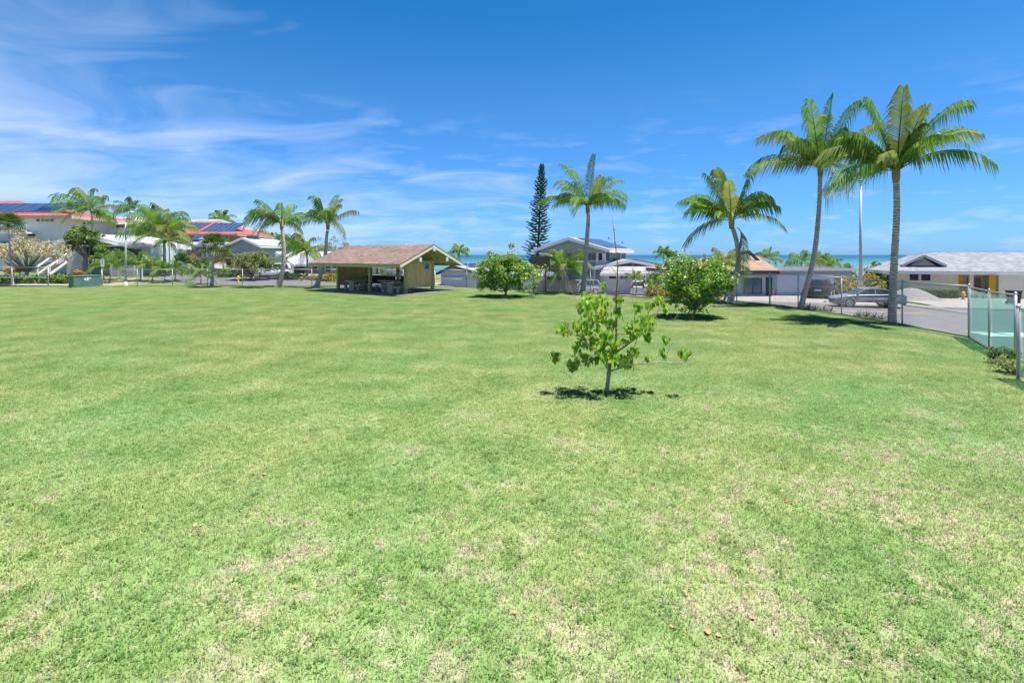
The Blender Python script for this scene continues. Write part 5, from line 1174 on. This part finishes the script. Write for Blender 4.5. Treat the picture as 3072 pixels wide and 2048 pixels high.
MB().bar((-5.7, -.98, zf-.1), (-9.2, -.98, 0), .06, .3).build('stair_stringer', MATS['stair_wood'], h); MB().bar((-5.7, -.98, zf+.9), (-9.2, -.98, 1.0), .06, .08).build('stair_rail', WHITE, h)
# garage wing
Y = 60.0; h = house('low garage wing with white panelled door and solar roof', 1818, Y, -1.85, name='garage'); xe = lx(h, 1985, Y); zt_ = lz(h, 822, Y)
bx('wall', LTG, h, (-.2, xe, 0, 7, -.3, zt_+.5)); gable_y(h, -1.2, xe+1.1, 1.0, 8, zt_+.75, lz(h, 781, 61.5), SH_PALE, GRYG, .14, WHITE, .5, .24, lx(h, 1892, 61))
slope(h, 'skirt_roof', [(-.9, -1.1, zt_+.02), (xe+.6, -1.1, zt_+.02), (xe-.1, 1.45, zt_+.95), (.2, 1.45, zt_+.95)], .1, SH_PALE); bx('fascia', WHITE, h, (-.92, xe+.62, -1.16, -1.1, zt_-.16, zt_+.1))
dxe = lx(h, 1960, Y); gd = bx('garage_door', mat('door_lilac', (.64, .63, .67), .6, .04), h, (.15, dxe, -.04, -.002, 0, zt_-.1))
for k in range(4):
    for q in range(4):
        if k == 3 and q >= 0: bx('door_light', GLASS, gd, (.35+q*(dxe-.15)/4, .35+q*(dxe-.15)/4+1.0, -.055, -.042, (zt_-.1)*.80, (zt_-.1)*.94))
    bx('door_section', MATS['door_lilac'], gd, (.2, dxe-.05, -.05, -.041, .02+k*(zt_-.1)/4*.78, (k+1)*(zt_-.1)/4*.78-.02))
xm = lx(h, 1892, 61); e = Vector((xe+1.1, 0, zt_+.75)); t0 = Vector((xm, 0, lz(h, 781, 61.5))); dn = (e-t0).normalized()
solar(h, t0+dn*.5+Vector((0, 1.4, .05)), dn, (0, 1, 0), 4, 3, .02, .18, 1.05, 1.6)

# --- grey gable shed behind the lawn
SHEDW = mat('shed_siding', (.56, .57, .62), .85, .04, 2); Y = 56.0; h = house('pale grey gabled shed behind the far fence', 1357, Y, -1.05)
zp = lz(h, 798, Y); zl = lz(h, 818, Y)
bx('wall', SHEDW, h, (-1.25, 2.5, 0, 8, -.3, zl-.35)); gable_y(h, -1.75, 3.1, -.45, 9, zl-.1, zp, SH_PALE, SHEDW, .12, NAVY, .45, .14, 0)
h2 = house('neighbouring low house with dark solar roof behind the shed', 1440, 60, -1.6); zr2 = lz(h2, 792, 66); bx('wall', LTG, h2, (-3, 8, 0, 9, -.3, lz(h2, 822, 60))); hip(h2, -4.2, 9, -.8, 11, lz(h2, 824, 59), zr2, -2.5, 7, 4.5, SH_PALE)
sl = Vector((0, 5.3, zr2-lz(h2, 824, 59))).normalized(); solar(h2, (-2.8, -.8+sl.y*3.4, lz(h2, 824, 59)+sl.z*3.4), (1, 0, 0), sl, 7, 1, .02, .2, 1.05, 1.6)
# plank fence behind the sign board
h = thing('plank_fence', 'weathered grey plank fence behind the brown sign board', 'fence', (sx(1600, 50), 50, -1.2)); r = random.Random(3); WPL = mat('weathered_plank', (.20, .175, .165), .95, .2, 3, .3, 20)
for k in range(26): x = k*.17; bx('plank', WPL, h, (x, x+.155, 0, .03, -.3, 1.55+r.uniform(-.03, .03)))
for z_ in (.3, 1.2): bx('fence_rail', WPL, h, (0, 4.4, .032, .08, z_, z_+.09))

# --- left: white gabled house with stairs
PALEG = mat('pale_green_stucco', (.58, .66, .60), .9, .05, 2); SH_WHT = shingle_mat('white_roof', (.29, .29, .32), (.36, .36, .39), .3, .6)
Y = 60.0; h = house('pale green house with wide white gable and front stairs at left', 255, Y, .35)
gx0, gx1 = lx(h, 118, 58), lx(h, 392, 58); zp = lz(h, 703, 58); zl = lz(h, 735, 58)
bx('wall', PALEG, h, (gx0+1.0, gx1-.4, 0, 8, -.5, zl)); gable_y(h, gx0, gx1, -2.0, 9, zl-.1, zp, SH_WHT, NAVY, .12, WHITE, 1.2, .32, lx(h, 248, 58))
bx('lean_to_roof', WHITE, h, (.8, lx(h, 440, 58), -2.6, 1.0, lz(h, 738, 58)-.05, lz(h, 738, 58)+.1)); bx('side_wall', PALEG, h, (gx1-.4, lx(h, 432, 60), -.4, 6, -.5, lz(h, 742, 60)))
window(h, lx(h, 322, 59.6), lx(h, 376, 59.6), lz(h, 765, 59.6), lz(h, 742, 59.6), -.4, WHITE, GLASSB, 0); window(h, lx(h, 381, 59.6), lx(h, 425, 59.6), lz(h, 766, 59.6), lz(h, 742, 59.6), -.4, WHITE, GLASSB, 0)
bx('painted_porch_shade', NAVY, h, (lx(h, 248, 60), lx(h, 285, 60), -.06, -.002, lz(h, 775, 60), lz(h, 735, 60)))  # dark panel on the wall stands in for the shade inside the porch
bx('front_door', mat('teal_door', (.10, .2, .2), .6, .1), h, (lx(h, 193, 60), lx(h, 224, 60), -.06, -.003, lz(h, 776, 60), lz(h, 738, 60))); bx('porch_column', WHITE, h, (lx(h, 228, 59)-.12, lx(h, 228, 59)+.12, -1.2, -.96, -.2, zl)); bx('porch_column', WHITE, h, (lx(h, 244, 59)-.12, lx(h, 244, 59)+.12, -1.2, -.96, -.2, zl))
bx('low_wing', PALEG, h, (lx(h, -80, 61), gx0+1.0, .6, 7, -.8, lz(h, 768, 61))); bx('low_wing_roof', WHITE, h, (lx(h, -90, 61), gx0+1.4, .2, 7.4, lz(h, 768, 61), lz(h, 768, 61)+.15))
dk = lz(h, 783, 58); d0, d1 = lx(h, 200, 58), lx(h, 247, 58)
bx('porch_deck', WHITE, h, (lx(h, 140, 58), d1, -2.0, 0, dk-.12, dk)); railing(h, (d0, -1.95, dk), (d1, -1.95, dk), 1.0, 16); railing(h, (lx(h, 168, 57.4), -2.5, dk-.9), (d0, -1.95, dk), .95, 8)
for k in range(7): bx('deck_slat', WHITE, h, (d0, d1, -2.0, -1.96, dk-.35-k*.21, dk-.22-k*.21))
sx0, sx1 = lx(h, 144, 57), lx(h, 176, 57)
for k in range(7): bx('step', mat('step_wood', (.28, .17, .12), .85, .15), h, (sx0, sx1, -2.3-k*.28, -2.0-k*.28, dk-.22-k*.2, dk-.12-k*.2))
for x in (sx0-.06, sx1+.06): MB().bar((x, -2.0, dk+.85), (x, -4.2, dk-.6), .09, .12).build('stair_rail', WHITE, h); MB().bar((x, -4.2, -.3), (x, -4.2, dk-.5), .12).build('stair_post', WHITE, h); MB().bar((x, -2.0, dk-.1), (x, -4.2, dk-1.5), .05, .25).build('stair_stringer', WHITE, h)
h = thing('slat_screen', 'white horizontal slat screen behind the slim street lamp', 'screen', (sx(330, 56), 56, .15)); w = sx(425, 56)-sx(330, 56)
for k in range(9): bx('slat', WHITE, h, (0, w, 0, .04, .1+k*.16, .1+k*.16+.09))
for k in range(5): bx('post', WHITE, h, (k*w/4-.05, k*w/4+.05, .042, .12, -.2, 1.6))

# --- upper left houses
SH_RED = shingle_mat('red_tiles', (.27, .075, .066), (.37, .112, .10), .25, .35); LILAC = mat('lilac_stucco', (.66, .64, .68), .9, .04, 2)
Y = 84.0; h = house('big pale house with red tiled solar roof at top left', 60, Y, 5.2); ze = lz(h, 650, 83); zr = lz(h, 604, 89); x0, x1 = lx(h, -120, Y), lx(h, 192, Y)
bx('wall', LILAC, h, (x0, x1, 0, 11, -1.5, ze)); hip(h, x0-1.5, lx(h, 218, 83), -1.2, 13, ze, zr, lx(h, -60, 89), lx(h, 40, 89), 5.5, SH_RED, .16, mat('cream_fascia', (.55, .45, .40), .8, .05), .35)
for a_, b_ in ((109, 120), (124, 148), (152, 162)): window(h, lx(h, a_, Y), lx(h, b_, Y), lz(h, 665, Y), lz(h, 657, Y), 0, WHITE, GLASSB, 0)
bx('sliding_door', GLASSB, h, (lx(h, 42, Y), lx(h, 60, Y), -.05, -.003, lz(h, 685, Y), lz(h, 655, Y))); railing(h, (lx(h, 5, 82), -2.0, lz(h, 696, 82)), (lx(h, 78, 82), -2.0, lz(h, 696, 82)), 1.15, 22); bx('balcony_deck', WHITE, h, (lx(h, 0, 82), lx(h, 80, 82), -2.1, 0, lz(h, 696, 82)-.25, lz(h, 696, 82)))
bx('dark_opening', GLASS, h, (lx(h, 82, Y), lx(h, 106, Y), -.04, -.003, lz(h, 709, Y), lz(h, 699, Y)))
sl = Vector((0, 6.7, zr-ze)).normalized()
solar(h, Vector((lx(h, 0, 84)-4, -1.2, ze))+sl*1.5, (1, 0, 0), sl, 7, 1, .12, .25, 1.9, 4.2); solar(h, Vector((lx(h, 72, 84)+1.2, -1.2, ze))+sl*1.4, (1, 0, 0), sl, 3, 1, .12, .25, 1.7, 2.6)
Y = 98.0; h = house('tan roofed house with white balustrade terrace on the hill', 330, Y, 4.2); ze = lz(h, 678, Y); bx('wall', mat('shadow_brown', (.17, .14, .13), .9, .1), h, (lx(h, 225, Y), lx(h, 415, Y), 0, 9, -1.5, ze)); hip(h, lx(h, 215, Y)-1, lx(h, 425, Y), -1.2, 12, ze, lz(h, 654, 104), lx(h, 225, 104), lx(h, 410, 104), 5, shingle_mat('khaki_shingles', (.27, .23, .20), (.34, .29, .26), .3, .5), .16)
solar(h, (lx(h, 352, 99), .6, lz(h, 672, 99)), (1, 0, 0), (0, .93, .35), 2, 1, .05, .4, 1.1, 2.2)
tw = lz(h, 703, 93); bx('terrace_wall', LILAC, h, (lx(h, 240, 93), lx(h, 402, 93), -5, -4.7, -1.8, tw)); railing(h, (lx(h, 240, 93), -4.85, tw), (lx(h, 402, 93), -4.85, tw), 1.25, 44, WHITE, .09)
Y = 100.0; h = house('red tiled house with a large solar array on the hill', 640, Y, 3.2); ze = lz(h, 704, 99); zr = lz(h, 667, 106)
bx('wall', mat('salmon_stucco', (.42, .20, .13), .9, .08, 2), h, (lx(h, 545, Y), lx(h, 705, Y), 0, 11, -1.5, ze)); hip(h, lx(h, 500, 99), lx(h, 715, 99), -1.3, 14, ze, zr, lx(h, 515, 106), lx(h, 660, 106), 6, SH_RED, .16, MATS['cream_fascia'], .2)
sl = Vector((0, 7.3, zr-ze)).normalized(); solar(h, Vector((lx(h, 602, 100), -1.3, ze))+sl*1.3, (1, 0, 0), sl, 6, 3, .06, .22, 1.05, 1.75); solar(h, Vector((lx(h, 528, 102), -1.3, ze))+sl*3.3, (1, 0, 0), sl, 5, 2, .06, .22, 1.05, 1.75)
for a_, b_ in ((600, 622), (666, 686)): window(h, lx(h, a_, Y), lx(h, b_, Y), lz(h, 718, Y), lz(h, 707, Y), 0, WHITE, GLASSB, 0)
Y = 112.0; h = house('grey roof rising behind the red solar roof', 600, Y, 4.5); bx('wall', GRYG, h, (-11, 9, 0, 9, -2, lz(h, 690, Y))); hip(h, lx(h, 490, Y)-1, lx(h, 722, Y), -1, 12, lz(h, 700, Y), lz(h, 660, 118), lx(h, 500, 118), lx(h, 668, 118), 5, shingle_mat('slate_grey_shingles', (.20, .21, .22), (.28, .29, .30), .3, .5), .16)
Y = 80.0; h = house('small grey hip roofed house left of the fan palm', 598, Y, 2.3); ze = lz(h, 737, 79); bx('wall', GRYG, h, (lx(h, 560, Y), lx(h, 640, Y), 0, 6, -1, ze)); hip(h, lx(h, 552, 79), lx(h, 655, 79), -1.0, 7.5, ze, lz(h, 715, 83), lx(h, 600, 83), lx(h, 612, 83), 3, shingle_mat('lilac_grey_shingles', (.28, .28, .31), (.36, .36, .40), .25, .4), .14)
for x in (lx(h, 600, 78.5), lx(h, 612, 78.5)): bx('porch_column', WHITE, h, (x-.12, x+.12, -.85, -.6, -.6, ze))
bx('entry_door', BEIGE, h, (lx(h, 580, Y), lx(h, 592, Y), -.04, -.003, 0, 2.1)); window(h, lx(h, 566, Y), lx(h, 572, Y), .9, 1.9, 0, WHITE, GLASS, 0)
for x in (lx(h, 575, 80), lx(h, 600, 80)+1.4): solar(h, (x-.5, .6, ze+.8), (1, 0, 0), (0, .9, .45), 1, 1, .05, .25, 1.3, 1.6)
Y = 76.0; h = house('grey gabled house with white trimmed window behind the olive tree', 720, Y, 1.8); gx0, gx1 = lx(h, 668, 75), lx(h, 778, 75); zp = lz(h, 714, 75); zl = lz(h, 737, 75)
bx('wall', GRYG, h, (gx0+.5, gx1-.5, 0, 9, -1.2, zl)); gable_y(h, gx0, gx1, -.8, 10, zl-.1, zp, MATS['lilac_grey_shingles'], GRYG, .14, WHITE, .7, .2); window(h, lx(h, 686, Y), lx(h, 706, Y), lz(h, 747, Y), lz(h, 735, Y), 0, WHITE, GLASSB, 1)
xm = (gx0+gx1)/2; dn = Vector((xm-gx0, 0, zp-zl+.1)).normalized(); solar(h, Vector((gx0, .2, zl-.1))+dn*.8, dn, (0, 1, 0), 2, 3, .1, .2, 1.5, 1.2)
Y = 84.0; h = house('low dark roofed house with brown block wall right of the olive tree', 800, Y, .6); ze = lz(h, 736, Y); bx('wall', mat('brown_brick_wall', (.25, .17, .14), .9, .15, 3), h, (lx(h, 765, Y), lx(h, 880, Y), 0, 8, -1.2, ze)); hip(h, lx(h, 755, 83), lx(h, 850, 83), -1.0, 10, ze, lz(h, 721, 88), lx(h, 760, 88), lx(h, 832, 88), 4, shingle_mat('charcoal_shingles', (.07, .075, .085), (.11, .115, .13), .25, .4), .14)
# pale roofed house behind the pair of palms
Y = 63.0; h = house('pale roofed house with green walls behind the pair of palms', 880, Y, .35); ze = lz(h, 795, 62); zr = lz(h, 757, 67); GRW = mat('sage_wall', (.50, .53, .40), .9, .06, 2)
bx('wall', GRW, h, (lx(h, 838, Y), lx(h, 1012, Y), 0, 9, -.8, ze)); slope(h, 'roof_slope', [(lx(h, 815, 62)+1, -1, ze), (lx(h, 1025, 62), -1, ze), (lx(h, 1010, 67), 4, zr), (lx(h, 830, 67), 4, zr)], .14, SH_WHT); slope(h, 'roof_slope', [(lx(h, 830, 67), 4, zr), (lx(h, 1010, 67), 4, zr), (lx(h, 1010, 67)+1, 9.5, ze), (lx(h, 815, 62)+1, 9.5, ze)], .14, SH_WHT)
bx('fascia', WHITE, h, (lx(h, 815, 62)+1, lx(h, 1025, 62), -1.05, -.99, ze-.15, ze+.12)); bx('brown_wall', mat('brown_stone', (.17, .13, .11), .9, .2, 3), h, (lx(h, 868, Y), lx(h, 915, Y), -.08, -.003, 0, ze-.1))
for a_, b_ in ((935, 952), (978, 992)): window(h, lx(h, a_, Y), lx(h, b_, Y), lz(h, 815, Y), lz(h, 799, Y), 0, WHITE, GLASSB, 0)
bx('dark_opening', GLASS, h, (lx(h, 838, Y)+.1, lx(h, 864, Y), -.05, -.003, .1, 2.0)); bx('dark_opening', GLASS, h, (lx(h, 1000, Y), lx(h, 1008, Y), -.04, -.003, .9, 2.0))
mb = MB(); ga_, gb_ = lx(h, 800, 61), lx(h, 868, 61); mb.prism([(ga_, -1.2, lz(h, 795, 61)), (gb_, -1.2, lz(h, 795, 61)), (lx(h, 820, 61), -1.2, lz(h, 760, 61))], (0, .1, 0)); mb.build('gable_wall', GRW, h); bx('carport_wall', GRW, h, (ga_, ga_+.2, -1.1, 3, -.6, lz(h, 795, 61)))
MB().bar((gb_+.4, -1.35, lz(h, 800, 61)), (lx(h, 818, 61), -1.35, lz(h, 758, 61)), .3, .12, (0, 1, 0)).build('barge_board', WHITE, h)
# houses seen between the shelter posts
Y = 70.0; h = house('white house with two small dark windows seen through the shelter', 1150, Y, -.9); bx('wall', WHITE, h, (-3.5, 3.5, 0, 6, -.5, lz(h, 785, Y))); window(h, lx(h, 1129, Y), lx(h, 1134, Y), 1.2, 1.9, 0, WHITE, GLASS, 0); window(h, lx(h, 1144, Y), lx(h, 1150, Y), 1.2, 1.9, 0, WHITE, GLASS, 0); hip(h, -4.2, 4.2, -.8, 7, lz(h, 785, Y), lz(h, 772, Y), -2, 2, 3, MATS['lilac_grey_shingles'])
# --- block walls
STON = mat('wall_stone', (.21, .18, .165), .95, .2, 2.5, .5, 12); BEIG = mat('beige_block', (.31, .25, .20), .95, .12, 2.5, .3, 20)
def block_wall(label, a, b, z0, z1, th, m, bl=1.1, rows=3, bh=None):
    a, b = Vector((*a, 0)), Vector((*b, 0)); d = b-a; ln = d.length; root = thing('block_wall', label, 'wall', (a.x, a.y, z0), math.atan2(d.y, d.x), 'garden block walls'); r = random.Random(int(ln*10)); hh = (z1-z0)/rows
    for j in range(rows):
        x = -(j % 2)*bl*.5
        while x < ln:
            w = bl*r.uniform(.85, 1.15); x0_, x1_ = max(0, x), min(ln, x+w)
            if x1_-x0_ > .1: bx('block', m, root, (x0_+.012, x1_-.012, r.uniform(-.02, .01), th, j*hh+.012, (j+1)*hh-.012))
            x += w
    bx('wall_core', mat('mortar_grey', (.20, .185, .17), .95, .1), root, (.02, ln-.02, .03, th-.03, -.5, z1-z0-.03)); return root
block_wall('grey stone block wall along the road behind the far fence', (sx(763, 55), 55), (sx(1020, 56), 56), sz(853, 55), sz(829, 55), .3, STON)
block_wall('beige block planter wall at the road corner', (sx(640, 60), 60), (sx(750, 57.5), 57.5), sz(832, 58), sz(806, 58), .4, BEIG, .9, 4)
block_wall('long tan retaining wall below the grey hip roofed house', (sx(565, 74), 74), (sx(690, 74), 74), sz(795, 74), sz(770, 74), .4, BEIG, 1.4, 4)
block_wall('pale retaining wall behind the broad yellow palm', (sx(390, 78), 78), (sx(545, 80), 80), sz(770, 78), sz(738, 78), .4, mat('lilac_block', (.38, .36, .36), .95, .1, 2), 1.6, 4)
# bins, mailbox, small signs
p = at(557, 800, 62); root = thing('mailbox', 'white mailbox on a short post by the uphill road', 'mailbox', (p.x, p.y, sz(812, 62)))
bx('post', mat('mail_post', (.35, .2, .15), .8, .1), root, (-.06, .06, -.06, .06, -.3, .45)); mb = MB(); mb.prism([(-.42, -.2, .45), (.42, -.2, .45), (.42, -.2, .7), (.3, -.2, .83), (-.3, -.2, .83), (-.42, -.2, .7)], (0, .4, 0)); mb.build('box', WHITE, root)
p = at(690, 790, 64); root = thing('wheeled_bin', 'brown wheeled bin beside the olive tree', 'bin', (p.x, p.y, sz(801, 64)))
m = mat('bin_plastic_brown', (.10, .055, .035), .6, .1); mb = MB(); mb.v = [(-.28, -.3, 0), (.28, -.3, 0), (.28, .3, 0), (-.28, .3, 0), (-.36, -.38, 1.0), (.36, -.38, 1.0), (.36, .38, 1.0), (-.36, .38, 1.0)]; mb.f = [(0, 3, 2, 1), (0, 1, 5, 4), (1, 2, 6, 5), (2, 3, 7, 6), (3, 0, 4, 7), (4, 5, 6, 7)]; mb.build('body', m, root); MB().box(-.4, .4, -.42, .42, 1.0, 1.08).build('lid', m, root)
p = at(1788, 872, 59); root = thing('wheeled_bin', 'brown wheeled bin behind the silver car', 'bin', (p.x, p.y, T(p.x, p.y)+.1)); 
for o in list(bpy.data.objects['wheeled_bin.002'].children): c = o.copy(); COL.objects.link(c); c.parent = root
p = at(308, 850, 49.0); root = thing('street_sign', 'small white sign on a thin post near the slim street lamp', 'sign', (p.x, p.y, T(p.x, p.y)), R(8)); MB().tube([(0, 0, -.2), (0, 0, 2.6)], .035, 6).build('post', GALV, root); bx('sign_plate', WHITE, root, (-.16, .16, -.05, -.037, 1.75, 2.5))
for k, z_ in enumerate((1.95, 2.15, 2.33)): bx('sign_mark', mat('sign_blue', (.05, .1, .3), .6, .05), root, (-.06, .06, -.054, -.051, z_, z_+.09))
p = at(597, 830, 55); root = thing('street_sign', 'green street name sign at the road corner', 'sign', (p.x, p.y, T(p.x, p.y)), R(5)); MB().tube([(0, 0, -.2), (0, 0, sz(818, 55)-T(p.x, p.y))], .03, 6).build('post', GALV, root); zz_ = sz(818, 55)-T(p.x, p.y); bx('sign_plate', mat('sign_green', (.02, .22, .15), .5, .05), root, (-.35, .35, -.05, -.035, zz_-.05, zz_+.28))
p = at(632, 795, 60); root = thing('notice_sign', 'small white notice panel left of the fan palm trunk', 'sign', (p.x, p.y, sz(800, 60))); bx('sign_plate', mat('pale_sign', (.5, .5, .52), .6, .05), root, (-.2, .2, -.02, .01, .0, .6)); MB().tube([(0, .03, -.6), (0, .03, .55)], .03, 6).build('post', GALV, root)
# ---------------------------------------------------------------- cars
TYRE = mat('tyre_rubber', (.02, .02, .02), .8, .1); RIM = mat('alloy_rim', (.55, .55, .56), .4, .05, metal=.2); CGL = mat('car_glass', (.02, .03, .035), .06, .1, spec=.8)
TAIL = mat('tail_light', (.45, .02, .02), .3, .1); HEAD = mat('head_light', (.5, .52, .54), .2, .05); DARKP = mat('dark_plastic', (.025, .025, .028), .6, .1); PLATE = mat('number_plate', (.55, .55, .58), .5, .1)
def arch(cx, rr, z0, n=7):
    a0 = math.asin(max(-1, min(1, (z0-.33)/rr))); return [(cx+rr*math.cos(t_), .33+rr*math.sin(t_)) for t_ in [lerp(a0, math.pi-a0, k/n) for k in range(n+1)]]
def car(label, loc, rz, paint, kind, group='parked cars'):
    root = thing('parked_car', label, 'car', loc, rz, group)
    if kind == 'sedan':
        L2, W2, zb = 2.28, .88, .20
        top = [(2.28, .42), (2.27, .60), (2.12, .72), (1.55, .84), (1.05, .93), (-1.60, 1.02), (-2.14, 1.0), (-2.27, .86), (-2.28, .45), (-2.2, zb)]
        cab = [(1.12, .92), (.32, 1.36), (-.05, 1.44), (-.75, 1.43), (-1.05, 1.37), (-1.72, 1.0)]; fw, rw, rr = 1.38, -1.32, .37
        side = [[(.86, .97), (.28, 1.33), (-.28, 1.37), (-.28, .99)], [(-.36, .99), (-.36, 1.37), (-.80, 1.36), (-1.12, 1.28), (-1.42, 1.02)]]
    else:
        L2, W2, zb = 2.35, .93, .26
        top = [(2.35, .5), (2.34, .82), (2.2, .95), (1.35, 1.06), (1.05, 1.10), (-2.2, 1.14), (-2.33, 1.05), (-2.35, .5), (-2.28, zb)]
        cab = [(1.12, 1.08), (.45, 1.62), (.1, 1.70), (-1.75, 1.70), (-1.98, 1.66), (-2.27, 1.12)]; fw, rw, rr = 1.45, -1.40, .42
        side = [[(.88, 1.13), (.40, 1.56), (-.18, 1.61), (-.18, 1.13)], [(-.26, 1.13), (-.26, 1.61), (-1.15, 1.61), (-1.15, 1.13)], [(-1.23, 1.13), (-1.23, 1.61), (-1.78, 1.60), (-1.98, 1.15)]]
    prof = [(L2-.08, zb)]+top+[p for p in reversed(arch(rw, rr, zb))]+[p for p in reversed(arch(fw, rr, zb))]
    prof = [(L2-.08, zb)]+top+sorted(arch(rw, rr, zb))+sorted(arch(fw, rr, zb))
    belt = .6
    def shape(x, y, z):
        f = 1-.13*max(0, (abs(x)-1.5)/(L2-1.5))**2; f *= 1-.07*max(0, (z-belt)/.45); f *= 1-.04*max(0, (.45-z)/.3); return (x, y*f, z)
    def loft(P, secs, fn):
        mb = MB(); n = len(P); cx_ = 0; cz_ = sum(p[1] for p in P)/n
        for (y, ins) in secs:
            for x, z in P: mb.v.append(fn(x*(1-ins*.5), y, cz_+(z-cz_)*(1-ins) if z > zb+.25 else z))
        for s in range(len(secs)-1):
            for k in range(n): a = s*n+k; b = s*n+(k+1) % n; mb.f.append((a, b, b+n, a+n))
        mb.f.append(tuple(range(n-1, -1, -1))); e = (len(secs)-1)*n; mb.f.append(tuple(range(e, e+n))); return mb
    secs = [(-W2, .05), (-W2*.985, .015), (-W2*.93, 0), (-W2*.5, -.012), (0, -.016), (W2*.5, -.012), (W2*.93, 0), (W2*.985, .015), (W2, .05)]
    body = loft(prof, secs, shape).build('body', paint, root)
    zc = cab[0][1]; zt_ = max(p[1] for p in cab); wb, wt = W2*.90, W2*.70
    def cy(z): return lerp(wb, wt, (z-zc)/(zt_-zc))
    mb = MB(); n = len(cab)
    for f in (-1, -.9, 0, .9, 1):
        for x, z in cab: mb.v.append((x*(1-.02*(abs(f) == 1)), cy(z)*f, z-(.012 if abs(f) == 1 and z > zc+.2 else 0)))
    for s in range(4):
        for k in range(n): a = s*n+k; b = s*n+(k+1) % n; mb.f.append((a, b, b+n, a+n))
    mb.f.append(tuple(range(n-1, -1, -1))); mb.f.append(tuple(range(4*n, 5*n))); mb.build('cabin', paint, root)
    for sg in (-1, 1):
        for S in side:
            mb = MB(); mb.prism([(x, sg*(cy(z)-.004), z) for x, z in S], (0, sg*.014, 0)); mb.build('side_window', CGL, root)
        MB().box(*sorted((.78, .92)), *sorted((sg*(W2*.92), sg*(W2+.12))), zc+.02, zc+.16).build('mirror', paint, root)
        for cxw in (fw, rw):
            w = MB(); c0 = sg*(W2-.20); c1 = sg*(W2-.012); r0 = rr-.055
            w.tube([(cxw, c0, r0), (cxw, lerp(c0, c1, .15), r0), (cxw, lerp(c0, c1, .85), r0), (cxw, c1, r0)], [r0-.03, r0, r0, r0-.03], 20); w = w.build('wheel', TYRE, root, False)
            rm = MB(); rm.tube([(cxw, c1-.0, r0), (cxw, c1+sg*.004, r0)], r0*.62, 16)
            rm = rm.build('rim', DARKP, w)
            for q in range(7): a = q*math.pi*2/7; MB().bar((cxw, c1+sg*.010, r0), (cxw+math.cos(a)*r0*.66, c1+sg*.010, r0+math.sin(a)*r0*.66), .055 if abs(a) >= 0 else 0, .015, (0, 1, 0)).build('spoke', RIM, w)
            ring = MB(); 
            ring.tube([(cxw+math.cos(t_)*r0*.66, c1+sg*.008, r0+math.sin(t_)*r0*.66) for t_ in [k*math.pi/9 for k in range(19)]], .022, 5, False); ring.build('rim_edge', RIM, w)
            liner = MB(); liner.tube([(cxw, sg*(W2*.45), r0+.02), (cxw, sg*(W2-.06), r0+.02)], rr-.008, 18); liner.build('wheel_arch', DARKP, root)
        zl_ = .62 if kind == 'sedan' else .80
        mb = MB(); mb.box(L2-.26, L2-.02, *sorted((sg*W2*.45, sg*W2*.82)), zl_-.07, zl_+.07); mb.build('headlight', HEAD, root)
        mb = MB(); mb.box(-L2-.006, -L2+.16, *sorted((sg*W2*.55, sg*W2*.83)), zl_+.12, zl_+.27+(.12 if kind != 'sedan' else 0)); mb.build('tail_light', TAIL, root)
        for x in ((-.15, -1.15) if kind == 'sedan' else (-.05, -1.0)): MB().box(x-.09, x+.09, *sorted((sg*W2*.955, sg*W2*.985)), zc-.12, zc-.09).build('door_handle', DARKP if kind != 'sedan' else paint, root)
        if kind == 'sedan': MB().box(-.95, .95, *sorted((sg*W2*.985, sg*(W2+.008))), .50, .54).build('side_moulding', paint, root)
    # windscreen and rear window on the sloping ends
    def pane(p0, p1, name):
        (xa, za), (xb, zb2) = p0, p1; d = Vector((xb-xa, 0, zb2-za)).normalized(); nn = Vector((-d.z, 0, d.x)); nn = nn if nn.z > 0 else -nn
        a_, b_ = (lerp(xa, xb, .08), lerp(za, zb2, .08)), (lerp(xa, xb, .93), lerp(za, zb2, .93)); o = nn*.004
        mb = MB(); mb.prism([Vector((a_[0], -cy(a_[1])*.93, a_[1]))+o, Vector((a_[0], cy(a_[1])*.93, a_[1]))+o, Vector((b_[0], cy(b_[1])*.92, b_[1]))+o, Vector((b_[0], -cy(b_[1])*.92, b_[1]))+o], nn*.01); mb.build(name, CGL, root)
    pane(cab[0], cab[1], 'windscreen'); pane(cab[-1], cab[-2], 'rear_window')
    MB().box(-L2-.014, -L2+.02, -.26, .26, .72 if kind != 'sedan' else .55, .86 if kind != 'sedan' else .68).build('number_plate', PLATE, root)
    MB().box(-L2-.03, -L2+.15, -W2*.8, W2*.8, .36, .52).build('rear_bumper', DARKP if kind == 'dark' else paint, root); MB().box(L2-.14, L2+.02, -W2*.5, W2*.5, .36, .56).build('front_grille', DARKP, root)
    return root
def cpaint(n, c, metal=.35): return mat('car_paint_'+n, c, .3, .03, 2, metal=metal, coat=.6, spec=.5)
gx, gy = 26.2, 37.0
car('grey sedan parked along the road behind the right fence', (gx, gy, T(gx, gy)+.05), R(166), cpaint('grey', (.20, .20, .195), .15), 'sedan')
p = at(2462, 902, 45.5); car('black SUV seen from behind before the white garage door', (p.x, p.y, T(p.x, p.y)+.10), R(53), cpaint('black', (.015, .017, .02), .2), 'dark')
p = at(1924, 888, 57.5); car('white SUV seen from behind at the grey garage wing', (p.x, p.y, T(p.x, p.y)+.10), R(66), cpaint('white', (.60, .61, .63), 0), 'suv')
p = at(1743, 882, 58.0); car('silver SUV half hidden by the ringed palm trunk', (p.x, p.y, T(p.x, p.y)+.10), R(205), cpaint('silver', (.30, .31, .325)), 'suv')
p = at(815, 829, 59.6); car('white car behind the stone wall by the leaning palm', (p.x, p.y, sz(832, 59.6)), R(196), cpaint('white', (.60, .61, .63), 0), 'suv')
p = at(790, 829, 61.5); car('silver car half hidden left of the white one', (p.x, p.y, sz(832, 61.5)), R(205), cpaint('silver', (.30, .31, .325)), 'sedan')
